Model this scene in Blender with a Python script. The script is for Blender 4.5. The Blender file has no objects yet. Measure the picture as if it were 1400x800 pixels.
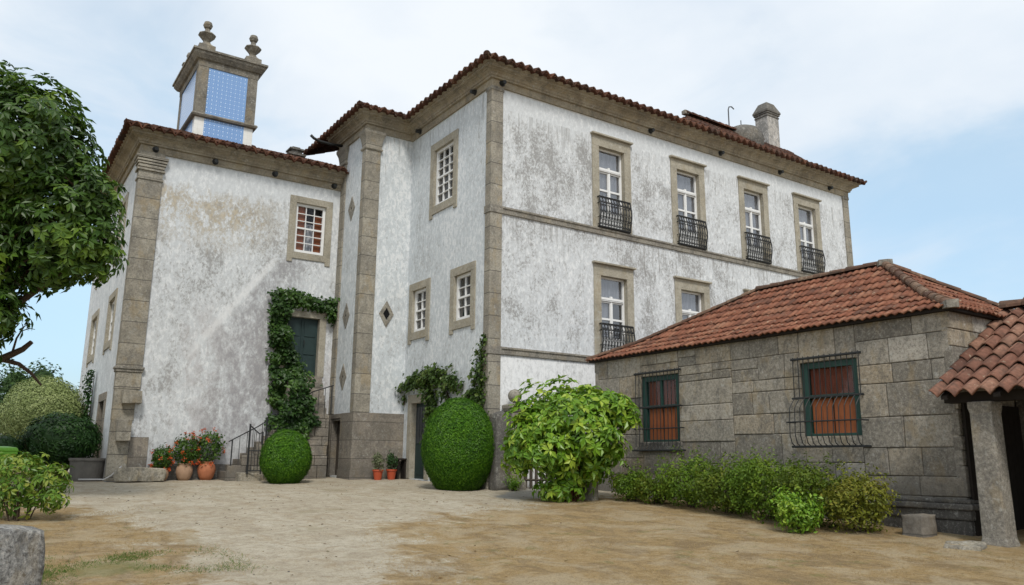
import bpy, bmesh, math, random
import numpy as np
from mathutils import Vector, Matrix, noise as mnoise

R = math.radians
S = bpy.context.scene
COL = S.collection
rnd = random.Random(7)
nr = np.random.default_rng(11)

# ------------------------------------------------------------------ camera
cam = bpy.data.cameras.new('camera')
cam.sensor_width = 36.0
cam.lens = 1073.35 / 1400 * 36
cam.clip_start = 0.1
cam.clip_end = 9000
CAM = Vector((-11.090, -17.521, 0.5786))
_p, _r, _y = R(11.963), R(0.437), R(56.018)
FW = Vector((math.cos(_y) * math.cos(_p), math.sin(_y) * math.cos(_p), math.sin(_p)))
_rt = Vector((math.sin(_y), -math.cos(_y), 0))
_up = _rt.cross(FW)
_r2 = _rt * math.cos(_r) + _up * math.sin(_r)
_u2 = -_rt * math.sin(_r) + _up * math.cos(_r)
cam_ob = bpy.data.objects.new('camera', cam)
COL.objects.link(cam_ob)
m = Matrix((( _r2.x, _u2.x, -FW.x, CAM.x), (_r2.y, _u2.y, -FW.y, CAM.y),
            (_r2.z, _u2.z, -FW.z, CAM.z), (0, 0, 0, 1)))
cam_ob.matrix_world = m
S.camera = cam_ob

# ------------------------------------------------------------------ light
SUN_EL, SUN_AZ = 50.0, 205.0            # azimuth clockwise from +Y
w = bpy.data.worlds.new('World')
S.world = w
w.use_nodes = True
nt = w.node_tree
nt.nodes.clear()
out = nt.nodes.new('ShaderNodeOutputWorld')
bg = nt.nodes.new('ShaderNodeBackground')
bg.inputs[1].default_value = 0.1
sky = nt.nodes.new('ShaderNodeTexSky')
sky.sky_type = 'NISHITA'
sky.sun_disc = False
sky.sun_elevation = R(SUN_EL)
sky.sun_rotation = R(SUN_AZ)
sky.air_density = 1.0
sky.dust_density = 1.6
sky.ozone_density = 1.5
tc = nt.nodes.new('ShaderNodeTexCoord')
def wn(t, **k):
    n = nt.nodes.new(t)
    for a, b in k.items():
        setattr(n, a, b)
    return n
def wl(a, b): nt.links.new(a, b)
mp = wn('ShaderNodeMapping')
mp.inputs['Scale'].default_value = (1.0, 1.0, 2.0)
wl(tc.outputs['Generated'], mp.inputs['Vector'])
cn = wn('ShaderNodeTexNoise')
cn.inputs['Scale'].default_value = 2.6
cn.inputs['Detail'].default_value = 9
cn.inputs['Roughness'].default_value = 0.56
cn.inputs['Distortion'].default_value = 0.5
wl(mp.outputs[0], cn.inputs['Vector'])
val = cn.outputs['Fac']
def add(a, b, op='ADD', clamp=False):
    n = wn('ShaderNodeMath', operation=op, use_clamp=clamp)
    for i, q in enumerate((a, b)):
        if isinstance(q, (int, float)): n.inputs[i].default_value = q
        else: wl(q, n.inputs[i])
    return n.outputs[0]
# openings in the cloud deck, as directions in the world
for d, k, lo in (((.10, .93, .33), .24, .975), ((.03, .99, .14), .22, .97), ((.905, .36, .215), .22, .980), ((.93, .30, .10), .18, .97)):
    dp = wn('ShaderNodeVectorMath', operation='DOT_PRODUCT')
    wl(tc.outputs['Generated'], dp.inputs[0])
    v = Vector(d).normalized()
    dp.inputs[1].default_value = v
    mr = wn('ShaderNodeMapRange', interpolation_type='SMOOTHERSTEP')
    mr.inputs[1].default_value = lo - .035
    mr.inputs[2].default_value = 1.0
    mr.inputs[3].default_value = 0.0
    mr.inputs[4].default_value = -k
    wl(dp.outputs['Value'], mr.inputs[0])
    val = add(val, mr.outputs[0])
mr = wn('ShaderNodeMapRange', interpolation_type='SMOOTHSTEP')
mr.inputs[1].default_value = 0.04
mr.inputs[2].default_value = 0.40
mr.inputs[3].default_value = 0.22
mr.inputs[4].default_value = 0.98
wl(val, mr.inputs[0])
# two cloud tones
cn2 = wn('ShaderNodeTexNoise')
cn2.inputs['Scale'].default_value = 3.2
cn2.inputs['Detail'].default_value = 6
wl(mp.outputs[0], cn2.inputs['Vector'])
cr = wn('ShaderNodeValToRGB')
cr.color_ramp.elements[0].position = 0.35
cr.color_ramp.elements[0].color = (6.3, 7.0, 7.8, 1)
cr.color_ramp.elements[1].position = 0.62
cr.color_ramp.elements[1].color = (7.6, 8.0, 8.4, 1)
wl(cn2.outputs['Fac'], cr.inputs[0])
sk = wn('ShaderNodeMix', data_type='RGBA', blend_type='MULTIPLY')
sk.inputs[0].default_value = 1.0
wl(sky.outputs[0], sk.inputs[6])
spz = wn('ShaderNodeSeparateXYZ'); wl(tc.outputs['Generated'], spz.inputs[0])
lowr = wn('ShaderNodeValToRGB')
lowr.color_ramp.elements[0].position = 0.0; lowr.color_ramp.elements[0].color = (.75, 1.0, 1.25, 1)
lowr.color_ramp.elements[1].position = 0.42; lowr.color_ramp.elements[1].color = (2.5, 2.45, 1.95, 1)
wl(spz.outputs[2], lowr.inputs[0]); wl(lowr.outputs[0], sk.inputs[7])
mx = wn('ShaderNodeMix', data_type='RGBA')
wl(mr.outputs[0], mx.inputs[0])
wl(sk.outputs[2], mx.inputs[6])
wl(cr.outputs[0], mx.inputs[7])
wl(mx.outputs[2], bg.inputs[0])
wl(bg.outputs[0], out.inputs[0])

sl = bpy.data.lights.new('sun', 'SUN')
sl.energy = 2.0
sl.angle = R(12)
sl.color = (1.0, 0.95, 0.87)
so = bpy.data.objects.new('sun', sl)
COL.objects.link(so)
sd = Vector((math.sin(R(SUN_AZ)) * math.cos(R(SUN_EL)), math.cos(R(SUN_AZ)) * math.cos(R(SUN_EL)), math.sin(R(SUN_EL))))
so.rotation_euler = (-sd).to_track_quat('-Z', 'Y').to_euler()
so.location = (-20, -30, 40)

vs = S.view_settings
vs.view_transform = 'Standard'
vs.look = 'None'
vs.exposure = 0.28
vs.gamma = 1.0
vs.use_curve_mapping = False
S.render.engine = 'CYCLES'
S.cycles.max_bounces = 6
S.cycles.transparent_max_bounces = 8
S.cycles.use_denoising = True

# ------------------------------------------------------------------ material helpers
class N:
    """small node-tree helper"""
    def __init__(s, name, rough=0.9, spec=0.2):
        s.m = bpy.data.materials.new(name)
        s.m.use_nodes = True
        s.t = s.m.node_tree
        s.b = s.t.nodes['Principled BSDF']
        s.b.inputs['Roughness'].default_value = rough
        s.b.inputs['Specular IOR Level'].default_value = spec
        s._pos = None
    def n(s, t, **k):
        q = s.t.nodes.new(t)
        for a, b in k.items(): setattr(q, a, b)
        return q
    def put(s, v, sock):
        if isinstance(v, (int, float)): sock.default_value = v
        elif isinstance(v, (tuple, list)):
            sock.default_value = tuple(v) + ((1,) if len(v) == 3 and sock.type == 'RGBA' else ())
        else: s.t.links.new(v, sock)
    @property
    def pos(s):
        if s._pos is None: s._pos = s.n('ShaderNodeNewGeometry').outputs['Position']
        return s._pos
    def objpos(s): return s.n('ShaderNodeTexCoord').outputs['Object']
    def map(s, v, scale=(1, 1, 1), loc=(0, 0, 0)):
        q = s.n('ShaderNodeMapping'); s.put(v, q.inputs[0])
        q.inputs['Scale'].default_value = scale; q.inputs['Location'].default_value = loc
        return q.outputs[0]
    def noise(s, v, scale, detail=5, rough=.55, dist=0.0):
        q = s.n('ShaderNodeTexNoise'); s.put(v, q.inputs['Vector'])
        q.inputs['Scale'].default_value = scale; q.inputs['Detail'].default_value = detail
        q.inputs['Roughness'].default_value = rough; q.inputs['Distortion'].default_value = dist
        return q.outputs['Fac']
    def vor(s, v, scale, feature='F1'):
        q = s.n('ShaderNodeTexVoronoi', feature=feature); s.put(v, q.inputs['Vector'])
        q.inputs['Scale'].default_value = scale
        return q
    def ma(s, op, a, b=0.0, clamp=False):
        q = s.n('ShaderNodeMath', operation=op, use_clamp=clamp)
        s.put(a, q.inputs[0]); s.put(b, q.inputs[1])
        return q.outputs[0]
    def ss(s, v, a, b, lo=0.0, hi=1.0):
        q = s.n('ShaderNodeMapRange', interpolation_type='SMOOTHSTEP')
        s.put(v, q.inputs[0])
        q.inputs[1].default_value = a; q.inputs[2].default_value = b
        q.inputs[3].default_value = lo; q.inputs[4].default_value = hi
        return q.outputs[0]
    def mix(s, f, a, b, blend='MIX'):
        q = s.n('ShaderNodeMix', data_type='RGBA', blend_type=blend)
        s.put(f, q.inputs[0]); s.put(a, q.inputs[6]); s.put(b, q.inputs[7])
        return q.outputs[2]
    def ramp(s, f, stops):
        q = s.n('ShaderNodeValToRGB')
        e = q.color_ramp.elements
        while len(e) < len(stops): e.new(0.5)
        for el, (p, c) in zip(e, stops):
            el.position = p; el.color = tuple(c) + (1,)
        s.put(f, q.inputs[0])
        return q.outputs[0]
    def attr(s, name):
        return s.n('ShaderNodeAttribute', attribute_name=name).outputs['Fac']
    def sep(s, v=None):
        q = s.n('ShaderNodeSeparateXYZ'); s.put(v if v is not None else s.pos, q.inputs[0])
        return q.outputs
    def bump(s, h, strength=.3, dist=.02):
        q = s.n('ShaderNodeBump'); s.put(h, q.inputs['Height'])
        q.inputs['Strength'].default_value = strength; q.inputs['Distance'].default_value = dist
        s.t.links.new(q.outputs[0], s.b.inputs['Normal'])
    def col(s, c): s.put(c, s.b.inputs['Base Color'])
    def done(s): return s.m

def plain(name, c, rough=.7, spec=.3, var=.25, scale=8, metal=0):
    n = N(name, rough, spec)
    f = n.noise(n.objpos(), scale, 6, .6)
    n.col(n.mix(f, tuple(x * (1 - var) for x in c), tuple(min(1, x * (1 + var)) for x in c)))
    n.b.inputs['Metallic'].default_value = metal
    n.bump(f, .15, .01)
    return n.done()

def plaster(name, grime=.5, ochre=0.0, ztop=11.0, zlo=0.0, streak=False, lo_bright=None, tint=(.63, .66, .685), axis='X', clean=.55, base_dark=0.0, seed=0.0, ledges=()):
    """old limewash: chalky white, grey weather mottling with drips, bare render showing, a clean strip under the eaves"""
    n = N(name, .92, .15)
    X, Y, Z = n.sep()
    sq = n.map(n.pos, (1, 1, .62), (seed, seed * .7, seed * .3))
    big = n.noise(n.map(n.pos, (1, 1, .5), (seed, 0, seed)), .6, 9, .68, .6)
    med = n.noise(sq, 1.9, 10, .70, .5)
    hi = n.noise(sq, 8.5, 12, .80, .35)
    hi2 = n.noise(n.map(n.pos, (1, 1, .7), (seed, 3, 1)), 15, 10, .8, .2)
    hi3 = n.noise(n.map(n.pos, (1, 1, .55), (2, seed, 7)), 10, 12, .8, .4)
    drip = n.noise(n.map(n.pos, (1, 1, .08)), 6.5, 6, .62)
    zz = n.ma('ADD', Z, n.ma('MULTIPLY', n.ma('SUBTRACT', hi, .5), 1.5))
    zz = n.ma('ADD', zz, n.ma('MULTIPLY', n.ma('SUBTRACT', med, .5), .9))
    zz = n.ma('ADD', zz, n.ma('MULTIPLY', n.ma('SUBTRACT', drip, .5), 1.1))
    dirty = n.ss(zz, ztop - clean - .22, ztop - clean + .12, 1.0, 0.05)
    cover = n.ma('ADD', n.ma('ADD', n.ma('MULTIPLY', big, .55), n.ma('MULTIPLY', med, .45)), (grime - .5) * .22)
    dev = lambda f, k: n.ma('MULTIPLY', n.ma('SUBTRACT', f, .5), k)
    base = n.mix(n.ss(hi3, .44, .56), tuple(t * .88 for t in tint), tint)
    gcol = n.ramp(n.noise(sq, 3.5, 12, .8), [(.36, (.28, .28, .28)), (.5, (.39, .388, .385)), (.62, (.48, .47, .45))])
    m1 = n.ma('MULTIPLY', n.ss(n.ma('ADD', n.ma('MULTIPLY', cover, .85), n.ma('ADD', dev(hi, 1.3), n.ma('ADD', dev(hi3, .5), .075))), .34, .74), dirty)
    gv = n.ma('ADD', .62, n.ma('MULTIPLY', n.ss(hi2, .40, .60), .38))
    c = n.mix(n.ma('MULTIPLY', n.ma('MULTIPLY', m1, gv), .20 + .46 * grime), base, gcol)
    c = n.mix(n.ma('MULTIPLY', n.ma('MULTIPLY', n.ss(hi2, .49, .57), m1), .6), c, (.60, .61, .62))
    c = n.mix(n.ma('MULTIPLY', n.ma('MULTIPLY', n.ss(hi3, .50, .43), m1), .35), c, (.27, .265, .26))
    m2 = n.ma('MULTIPLY', n.ss(n.ma('ADD', hi2, dev(cover, 1.1)), .53, .63), dirty)
    c = n.mix(n.ma('MULTIPLY', m2, .3 + .6 * grime), c, (.20, .195, .185))
    m2b = n.ma('MULTIPLY', n.ss(n.ma('ADD', hi, dev(drip, .5)), .575, .65), dirty)
    c = n.mix(n.ma('MULTIPLY', m2b, .2 + .5 * grime), c, (.21, .205, .20))
    m3 = n.ma('MULTIPLY', n.ss(n.ma('SUBTRACT', hi3, dev(cover, .5)), .53, .60), .75)
    c = n.mix(m3, c, (.73, .745, .755))
    if ochre:
        band = n.ma('MULTIPLY', n.ss(zz, ztop - 3.0, ztop - 1.5), n.ss(zz, ztop - clean - .2, ztop - clean + .1, 1, 0))
        om = n.ma('MULTIPLY', n.ss(n.ma('ADD', n.ma('MULTIPLY', hi, .6), n.ma('MULTIPLY', med, .4)), .45, .53), band)
        om = n.ma('MULTIPLY', om, n.ss(n.ma('ADD', X, dev(med, 2.0)), -3.0, -5.0))
        c = n.mix(n.ma('MULTIPLY', om, ochre), c, n.mix(n.ss(hi3, .42, .58), (.50, .43, .31), (.33, .30, .25)))
    if streak:      # pale diagonal streak across the wall, greyer render below it
        l = n.ma('SUBTRACT', n.ma('SUBTRACT', Z, 6.75), n.ma('MULTIPLY', n.ma('ADD', X, 3.75), 1.36))
        l = n.ma('ADD', l, dev(hi, .9))
        pk = n.ma('MULTIPLY', n.ma('MULTIPLY', n.ss(Z, 5.6, 4.2), n.ss(n.ma('ADD', X, dev(med, 2.5)), -6.7, -5.6)), n.ss(med, .40, .60))
        c = n.mix(n.ma('MULTIPLY', pk, .45), c, (.44, .41, .41))
        lm = n.ss(n.ma('ABSOLUTE', l), .05, .24, 1, 0)
        rng = n.ma('MULTIPLY', n.ss(n.ma('ADD', X, dev(med, 1.5)), -6.3, -5.6), n.ss(X, -3.9, -3.6, 1, 0))
        below = n.ma('MULTIPLY', n.ss(l, .05, -.5), n.ma('MULTIPLY', n.ss(n.ma('ADD', X, dev(med, 2.5)), -5.9, -4.6), n.ss(X, -3.1, -2.6, 1, 0)))
        dk = n.ma('MULTIPLY', below, n.ss(n.ma('ADD', n.ma('MULTIPLY', hi, .6), n.ma('MULTIPLY', med, .5)), .44, .64))
        c = n.mix(n.ma('MULTIPLY', dk, .8), c, n.mix(hi2, (.20, .20, .215), (.36, .355, .37)))
        c = n.mix(n.ma('MULTIPLY', n.ma('MULTIPLY', lm, rng), .6), c, (.72, .73, .74))
    for lz in ledges:           # run-off streaks hanging from a ledge
        t = n.ma('SUBTRACT', lz, Z)
        f = n.ma('MULTIPLY', n.ss(t, -.01, .02), n.ss(n.ma('SUBTRACT', t, n.ma('MULTIPLY', n.ss(drip, .42, .66), 1.5)), -.5, .1, 1, 0))
        dn = n.noise(n.map(n.pos, (1, 1, .05)), 9, 7, .7)
        f = n.ma('MULTIPLY', f, n.ss(dn, .46, .60))
        c = n.mix(n.ma('MULTIPLY', f, .55), c, (.23, .225, .215))
    if lo_bright is not None:   # freshly limed ground storey
        lb = n.ma('MULTIPLY', n.ss(Z, lo_bright, lo_bright - .05), n.ss(hi, .42, .60, .95, .45))
        c = n.mix(lb, c, (.80, .81, .82))
    if base_dark:               # rising damp with its own ragged edge
        bz = n.ma('ADD', Z, n.ma('ADD', dev(med, 2.2), dev(hi, 1.6)))
        c = n.mix(n.ma('MULTIPLY', n.ss(bz, 1.7, .1), base_dark), c, n.mix(hi2, (.20, .20, .205), (.38, .375, .37)))
    n.col(c)
    n.bump(n.ma('ADD', med, n.ma('MULTIPLY', hi2, .8)), .4, .02)
    return n.done()

def granite(name, a=(.34, .315, .27), b=(.22, .205, .18), lichen=.4, ochre=.3, tone=False, joints=0.0, low_dark=None, speck=.5):
    n = N(name, .93, .15)
    big = n.noise(n.pos, 1.5, 6, .62, .4)
    c = n.mix(n.ss(big, .34, .66), b, a)
    if tone:
        t = n.attr('tone')
        c = n.mix(.75, c, n.ramp(t, [(0, (.17, .152, .122)), (.3, (.28, .255, .21)), (.6, (.36, .325, .265)), (.82, (.36, .295, .205)), (1, (.46, .43, .375))]))
    gr = n.noise(n.pos, 19, 6, .85)
    g2 = n.noise(n.map(n.pos, (1, 1, 1), (3, 9, 2)), 9, 10, .85)
    c = n.mix(n.ma('MULTIPLY', n.ss(gr, .50, .60), speck), c, (.105, .10, .095))
    c = n.mix(n.ma('MULTIPLY', n.ss(gr, .48, .40), speck * .7), c, (.52, .50, .455))
    med = n.noise(n.map(n.pos, (1, 1, .55)), 3.4, 9, .72, .5)
    m = n.ss(n.ma('ADD', n.ma('MULTIPLY', med, .7), n.ma('MULTIPLY', g2, .3)), .49, .60)
    c = n.mix(n.ma('MULTIPLY', m, lichen), c, (.095, .092, .085))
    oc = n.noise(n.map(n.pos, (1, 1, .6), (4, 4, 4)), 2.1, 9, .7)
    c = n.mix(n.ma('MULTIPLY', n.ss(oc, .53, .63), ochre), c, (.34, .25, .12))
    wl_ = n.noise(n.map(n.pos, (1, 1, 1), (7, 1, 4)), 7.5, 10, .75)
    c = n.mix(n.ma('MULTIPLY', n.ss(wl_, .565, .63), .4), c, (.50, .50, .465))
    if joints:
        Z = n.sep()[2]
        q = n.ma('DIVIDE', n.ma('ADD', Z, n.ma('MULTIPLY', n.ma('SUBTRACT', big, .5), .04)), joints)
        jz = n.ma('ABSOLUTE', n.ma('SUBTRACT', n.ma('FRACT', q), .5))
        wh = n.n('ShaderNodeTexWhiteNoise', noise_dimensions='1D'); n.put(n.ma('FLOOR', q), wh.inputs['W'])
        c = n.mix(n.ma('MULTIPLY', n.ma('SUBTRACT', wh.outputs['Value'], .3), .45, True), c, tuple(x * .62 for x in b))
        c = n.mix(n.ma('MULTIPLY', n.ss(jz, .474, .49), .8), c, (.075, .07, .065))
    if low_dark:  # darkens the stone towards the bottom, with a ragged edge
        Z = n.sep()[2]
        dz = n.ma('ADD', Z, n.ma('MULTIPLY', n.ma('SUBTRACT', med, .5), 1.6))
        c = n.mix(n.ma('MULTIPLY', n.ss(dz, low_dark[1], low_dark[0]), low_dark[2]), c, n.mix(gr, (.05, .048, .044), (.13, .125, .115)))
    n.col(c)
    n.bump(n.ma('ADD', n.ma('MULTIPLY', gr, .7), g2), .7, .03)
    return n.done()

def tiles(name, dark=.3, cols=((.20, .07, .038), (.36, .13, .065), (.44, .20, .11))):
    n = N(name, .9, .15)
    t = n.attr('tone')
    c = n.ramp(t, [(0, cols[0]), (.5, cols[1]), (1, cols[2])])
    f = n.noise(n.pos, 14, 6, .65)
    c = n.mix(n.ma('MULTIPLY', n.ss(f, .35, .7), .5), c, tuple(x * .55 for x in cols[0]))
    l = n.noise(n.pos, 2.6, 8, .7, .4)
    c = n.mix(n.ma('MULTIPLY', n.ss(l, .46, .66), dark), c, (.055, .05, .042))
    o = n.noise(n.map(n.pos, (1, 1, 1), (5, 5, 5)), 8.5, 6, .7)
    c = n.mix(n.ma('MULTIPLY', n.ss(o, .60, .68), .6), c, (.42, .36, .26))
    n.col(c)
    n.bump(f, .4, .01)
    return n.done()

def leafmat(name, stops, rough=.45, spec=.4, trans=.25):
    n = N(name, rough, spec)
    c = n.ramp(n.attr('tone'), stops)
    v = n.noise(n.pos, 9, 3)
    c = n.mix(n.ma('MULTIPLY', v, .35), c, tuple(x * .6 for x in stops[1][1]))
    n.col(c)
    tr = n.n('ShaderNodeBsdfTranslucent')
    n.t.links.new(c, tr.inputs[0])
    ms = n.n('ShaderNodeMixShader')
    ms.inputs[0].default_value = trans
    o = n.t.nodes['Material Output']
    n.t.links.new(n.b.outputs[0], ms.inputs[1]); n.t.links.new(tr.outputs[0], ms.inputs[2])
    n.t.links.new(ms.outputs[0], o.inputs[0])
    return n.done()

def glassmat(name, tint=.75, gloss=.08, boost=1.0):
    n = N(name)
    t = n.t; t.nodes.remove(n.b)
    tr = t.nodes.new('ShaderNodeBsdfTransparent'); tr.inputs[0].default_value = (tint, tint * 1.01, tint * 1.03, 1)
    gl = t.nodes.new('ShaderNodeBsdfGlossy'); gl.inputs['Roughness'].default_value = .03
    nz = n.noise(n.pos, 1.3, 2)
    bp_ = t.nodes.new('ShaderNodeBump'); bp_.inputs['Strength'].default_value = .05
    t.links.new(nz, bp_.inputs['Height']); t.links.new(bp_.outputs[0], gl.inputs['Normal'])
    fr = t.nodes.new('ShaderNodeFresnel'); fr.inputs[0].default_value = 1.5
    bk = n.n('ShaderNodeNewGeometry').outputs['Backfacing']
    f = n.ma('MULTIPLY', n.ma('ADD', n.ma('MULTIPLY', fr.outputs[0], boost), gloss, True), n.ma('SUBTRACT', 1.0, bk))
    ms = t.nodes.new('ShaderNodeMixShader')
    t.links.new(f, ms.inputs[0]); t.links.new(tr.outputs[0], ms.inputs[1]); t.links.new(gl.outputs[0], ms.inputs[2])
    t.links.new(ms.outputs[0], t.nodes['Material Output'].inputs[0])
    return n.done()

def azulejo(name, blue=True):
    n = N(name, .22, .5)
    X, Y, Z = n.sep()
    def cell(v): return n.ma('ABSOLUTE', n.ma('SUBTRACT', n.ma('FRACT', n.ma('DIVIDE', v, .145)), .5))
    cx, cy, cz = cell(n.ma('ADD', X, .02)), cell(Y), cell(Z)
    h = n.ma('MAXIMUM', n.ma('MINIMUM', cx, n.ma('ADD', cy, .0)), 0.0)
    # horizontal coordinate: x on the front, y on the sides
    nx = n.sep(n.n('ShaderNodeNewGeometry').outputs['True Normal'])[0]
    side = n.ma('GREATER_THAN', n.ma('ABSOLUTE', nx), .5)
    h = n.ma('ADD', n.ma('MULTIPLY', cx, n.ma('SUBTRACT', 1.0, side)), n.ma('MULTIPLY', cy, side))
    grout = n.ss(n.ma('MAXIMUM', h, cz), .455, .49)
    r = n.ma('ADD', h, cz)
    if blue:
        c = n.mix(n.ss(r, .26, .20), (.10, .25, .56), (.52, .64, .80))
        c = n.mix(n.ss(n.ma('ABSOLUTE', n.ma('SUBTRACT', r, .55)), .05, .02), c, (.42, .56, .76))
        c = n.mix(n.ma('MULTIPLY', n.noise(n.pos, 1.5, 5), .35), c, (.24, .40, .68))
        c = n.mix(n.ma('MULTIPLY', grout, .6), c, (.46, .56, .72))
    else:
        c = n.mix(n.ma('MULTIPLY', grout, .5), (.76, .76, .73), (.50, .49, .46))
        c = n.mix(n.ma('MULTIPLY', n.ss(n.noise(n.pos, 3, 6), .5, .7), .3), c, (.5, .47, .4))
    n.col(c)
    return n.done()

M = {}
M['plaster_main'] = plaster('weathered_limewash_main', .62, 0.0, 11.0, lo_bright=3.31, clean=.75, ledges=(7.24, 3.31, 10.4))
M['plaster_side'] = plaster('limewash_side', .30, 0.0, 11.0, clean=.35, ledges=(10.95,), tint=(.60, .645, .675), seed=4.0)  # bluer tint puts the skylit shade of the left faces into the limewash
M['plaster_wing'] = plaster('weathered_limewash_wing', .48, .8, 9.5, streak=True, clean=.8, base_dark=.45, seed=8.0)
M['plaster_wingside'] = plaster('limewash_wing_side', .2, 0, 9.5, clean=.4, tint=(.58, .62, .65), base_dark=.7, seed=2.0)
M['stone_trim'] = granite('granite_trim', (.40, .37, .30), (.32, .295, .235), .22, .18, speck=.3)
M['stone_pil'] = granite('granite_pilaster', (.38, .35, .285), (.26, .24, .20), .42, .35, joints=.62, speck=.5)
M['stone_cornice'] = granite('granite_cornice', (.37, .325, .245), (.25, .215, .16), .42, .25, speck=.3)
M['stone_band'] = granite('granite_band', (.30, .28, .235), (.20, .185, .16), .6, .15, speck=.5)
M['stone_base'] = granite('granite_base', (.29, .255, .21), (.20, .18, .15), .45, .2, joints=.55, low_dark=(0.1, .7, .45), speck=.4)
M['stone_block'] = granite('granite_ashlar', tone=True, lichen=.5, ochre=.3, speck=.6, low_dark=(-.4, 1.1, .7))
M['stone_dark'] = granite('granite_dark', (.16, .152, .138), (.085, .081, .074), .55, .1, speck=.4)
M['stone_tower'] = granite('granite_tower', (.25, .23, .19), (.15, .138, .115), .6, .2, speck=.5)
M['stone_post'] = granite('granite_post', (.33, .30, .25), (.22, .205, .175), .3, .25, speck=.6)
M['stone_fore'] = granite('granite_foreground', (.30, .30, .29), (.18, .18, .175), .7, .2, speck=1.0)
M['stone_old'] = granite('granite_lichened', (.40, .36, .28), (.25, .23, .185), .5, .3, speck=.6)
M['mortar'] = plain('dark_mortar', (.12, .108, .09), .95, .1)
M['tile_roof'] = tiles('terracotta_roof', .46, ((.15, .064, .042), (.26, .104, .062), (.34, .17, .105)))
M['tile_porch'] = tiles('terracotta_barrel', .45, ((.12, .06, .044), (.22, .105, .072), (.33, .19, .13)))
M['tile_eave'] = tiles('terracotta_eave', .6, ((.052, .027, .020), (.10, .044, .029), (.17, .080, .050)))  # darker tile copy: lichen, plus under-tile shadow put into the colour
M['cap_stone'] = tiles('old_cap_tile', .7, ((.11, .065, .048), (.165, .095, .065), (.22, .15, .105)))
M['white'] = plain('white_paint', (.74, .75, .75), .5, .4, .06, 12)
M['glass'] = glassmat('window_glass', .82, .16, 1.2)
M['glass_mid'] = glassmat('window_glass_grey', .8, .06, 1.0)
M['glass_dark'] = glassmat('window_glass_dim', .88, .0, .8)
def curtainmat(name, a, b):
    n = N(name, .95, .1)
    X, Y, Z = n.sep()
    h = n.ma('ADD', X, Y)
    wv = n.ma('SINE', n.ma('MULTIPLY', n.ma('ADD', h, n.ma('MULTIPLY', n.noise(n.pos, 2, 2), .25)), 55.0))  # wavy stripes paint the shading of the folds into the cloth
    n.col(n.mix(n.ma('MULTIPLY', n.ma('ADD', wv, 1.0), .5), a, b))
    return n.done()
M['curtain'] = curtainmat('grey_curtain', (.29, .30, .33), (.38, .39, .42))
M['curtain_shaded'] = curtainmat('shaded_curtain', (.035, .037, .042), (.07, .072, .08))  # near-black curtain copy; dark rooms and reflected trees put into its colour
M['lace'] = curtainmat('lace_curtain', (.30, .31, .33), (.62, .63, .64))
M['shutter'] = plain('orange_wood', (.31, .098, .036), .6, .3, .25, 6)
M['shutter_dim'] = plain('red_wood', (.22, .06, .03), .6, .3, .3, 6)
M['dark_in'] = plain('dark_interior', (.012, .012, .013), .9, .1)  # near-black colour stands for unlit rooms and vent depth
M['iron'] = plain('black_iron', (.018, .020, .021), .55, .4, .3, 20)
M['green_paint'] = plain('dark_green_paint', (.018, .062, .050), .5, .4, .25, 9)
M['teal_door'] = plain('teal_green_door', (.017, .036, .036), .55, .35, .3, 7)
M['wood_grey'] = plain('weathered_wood', (.085, .072, .058), .85, .2, .4, 10)
M['wood_dark'] = plain('dark_wood', (.022, .018, .015), .85, .2, .4, 8)
M['azul'] = azulejo('blue_glazed_tiles', True)
M['white_tile'] = azulejo('white_glazed_tiles', False)
M['chim'] = plaster('chimney_render', .95, 0, 18, tint=(.50, .47, .43), seed=3.0)
M['terracotta'] = plain('terracotta_pot', (.40, .15, .075), .8, .25, .3, 9)
M['terracotta_pale'] = plain('terracotta_bleached', (.36, .235, .155), .85, .2, .35, 7)
M['red_pot'] = plain('red_plastic_pot', (.42, .075, .030), .5, .4, .15, 9)
M['concrete'] = plain('grey_concrete', (.135, .128, .118), .9, .15, .4, 5)
M['concrete_pale'] = plain('pale_mortar', (.36, .36, .35), .95, .1, .35, 6)
M['bin'] = plain('lime_plastic', (.16, .42, .03), .45, .4, .1, 4)
M['hose'] = plain('pale_hose', (.5, .5, .5), .5, .4, .1, 4)
M['bark'] = plain('brown_bark', (.085, .062, .045), .95, .1, .5, 9)
M['bark_red'] = plain('reddish_bark', (.10, .045, .028), .95, .1, .5, 9)
M['metal_grey'] = plain('grey_metal', (.05, .055, .06), .5, .5, .2, 9)

# ------------------------------------------------------------------ mesh helpers
def origin(o):
    p = Vector((0, 0, 0))
    while o is not None:
        p += o.location; o = o.parent
    return p

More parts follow.
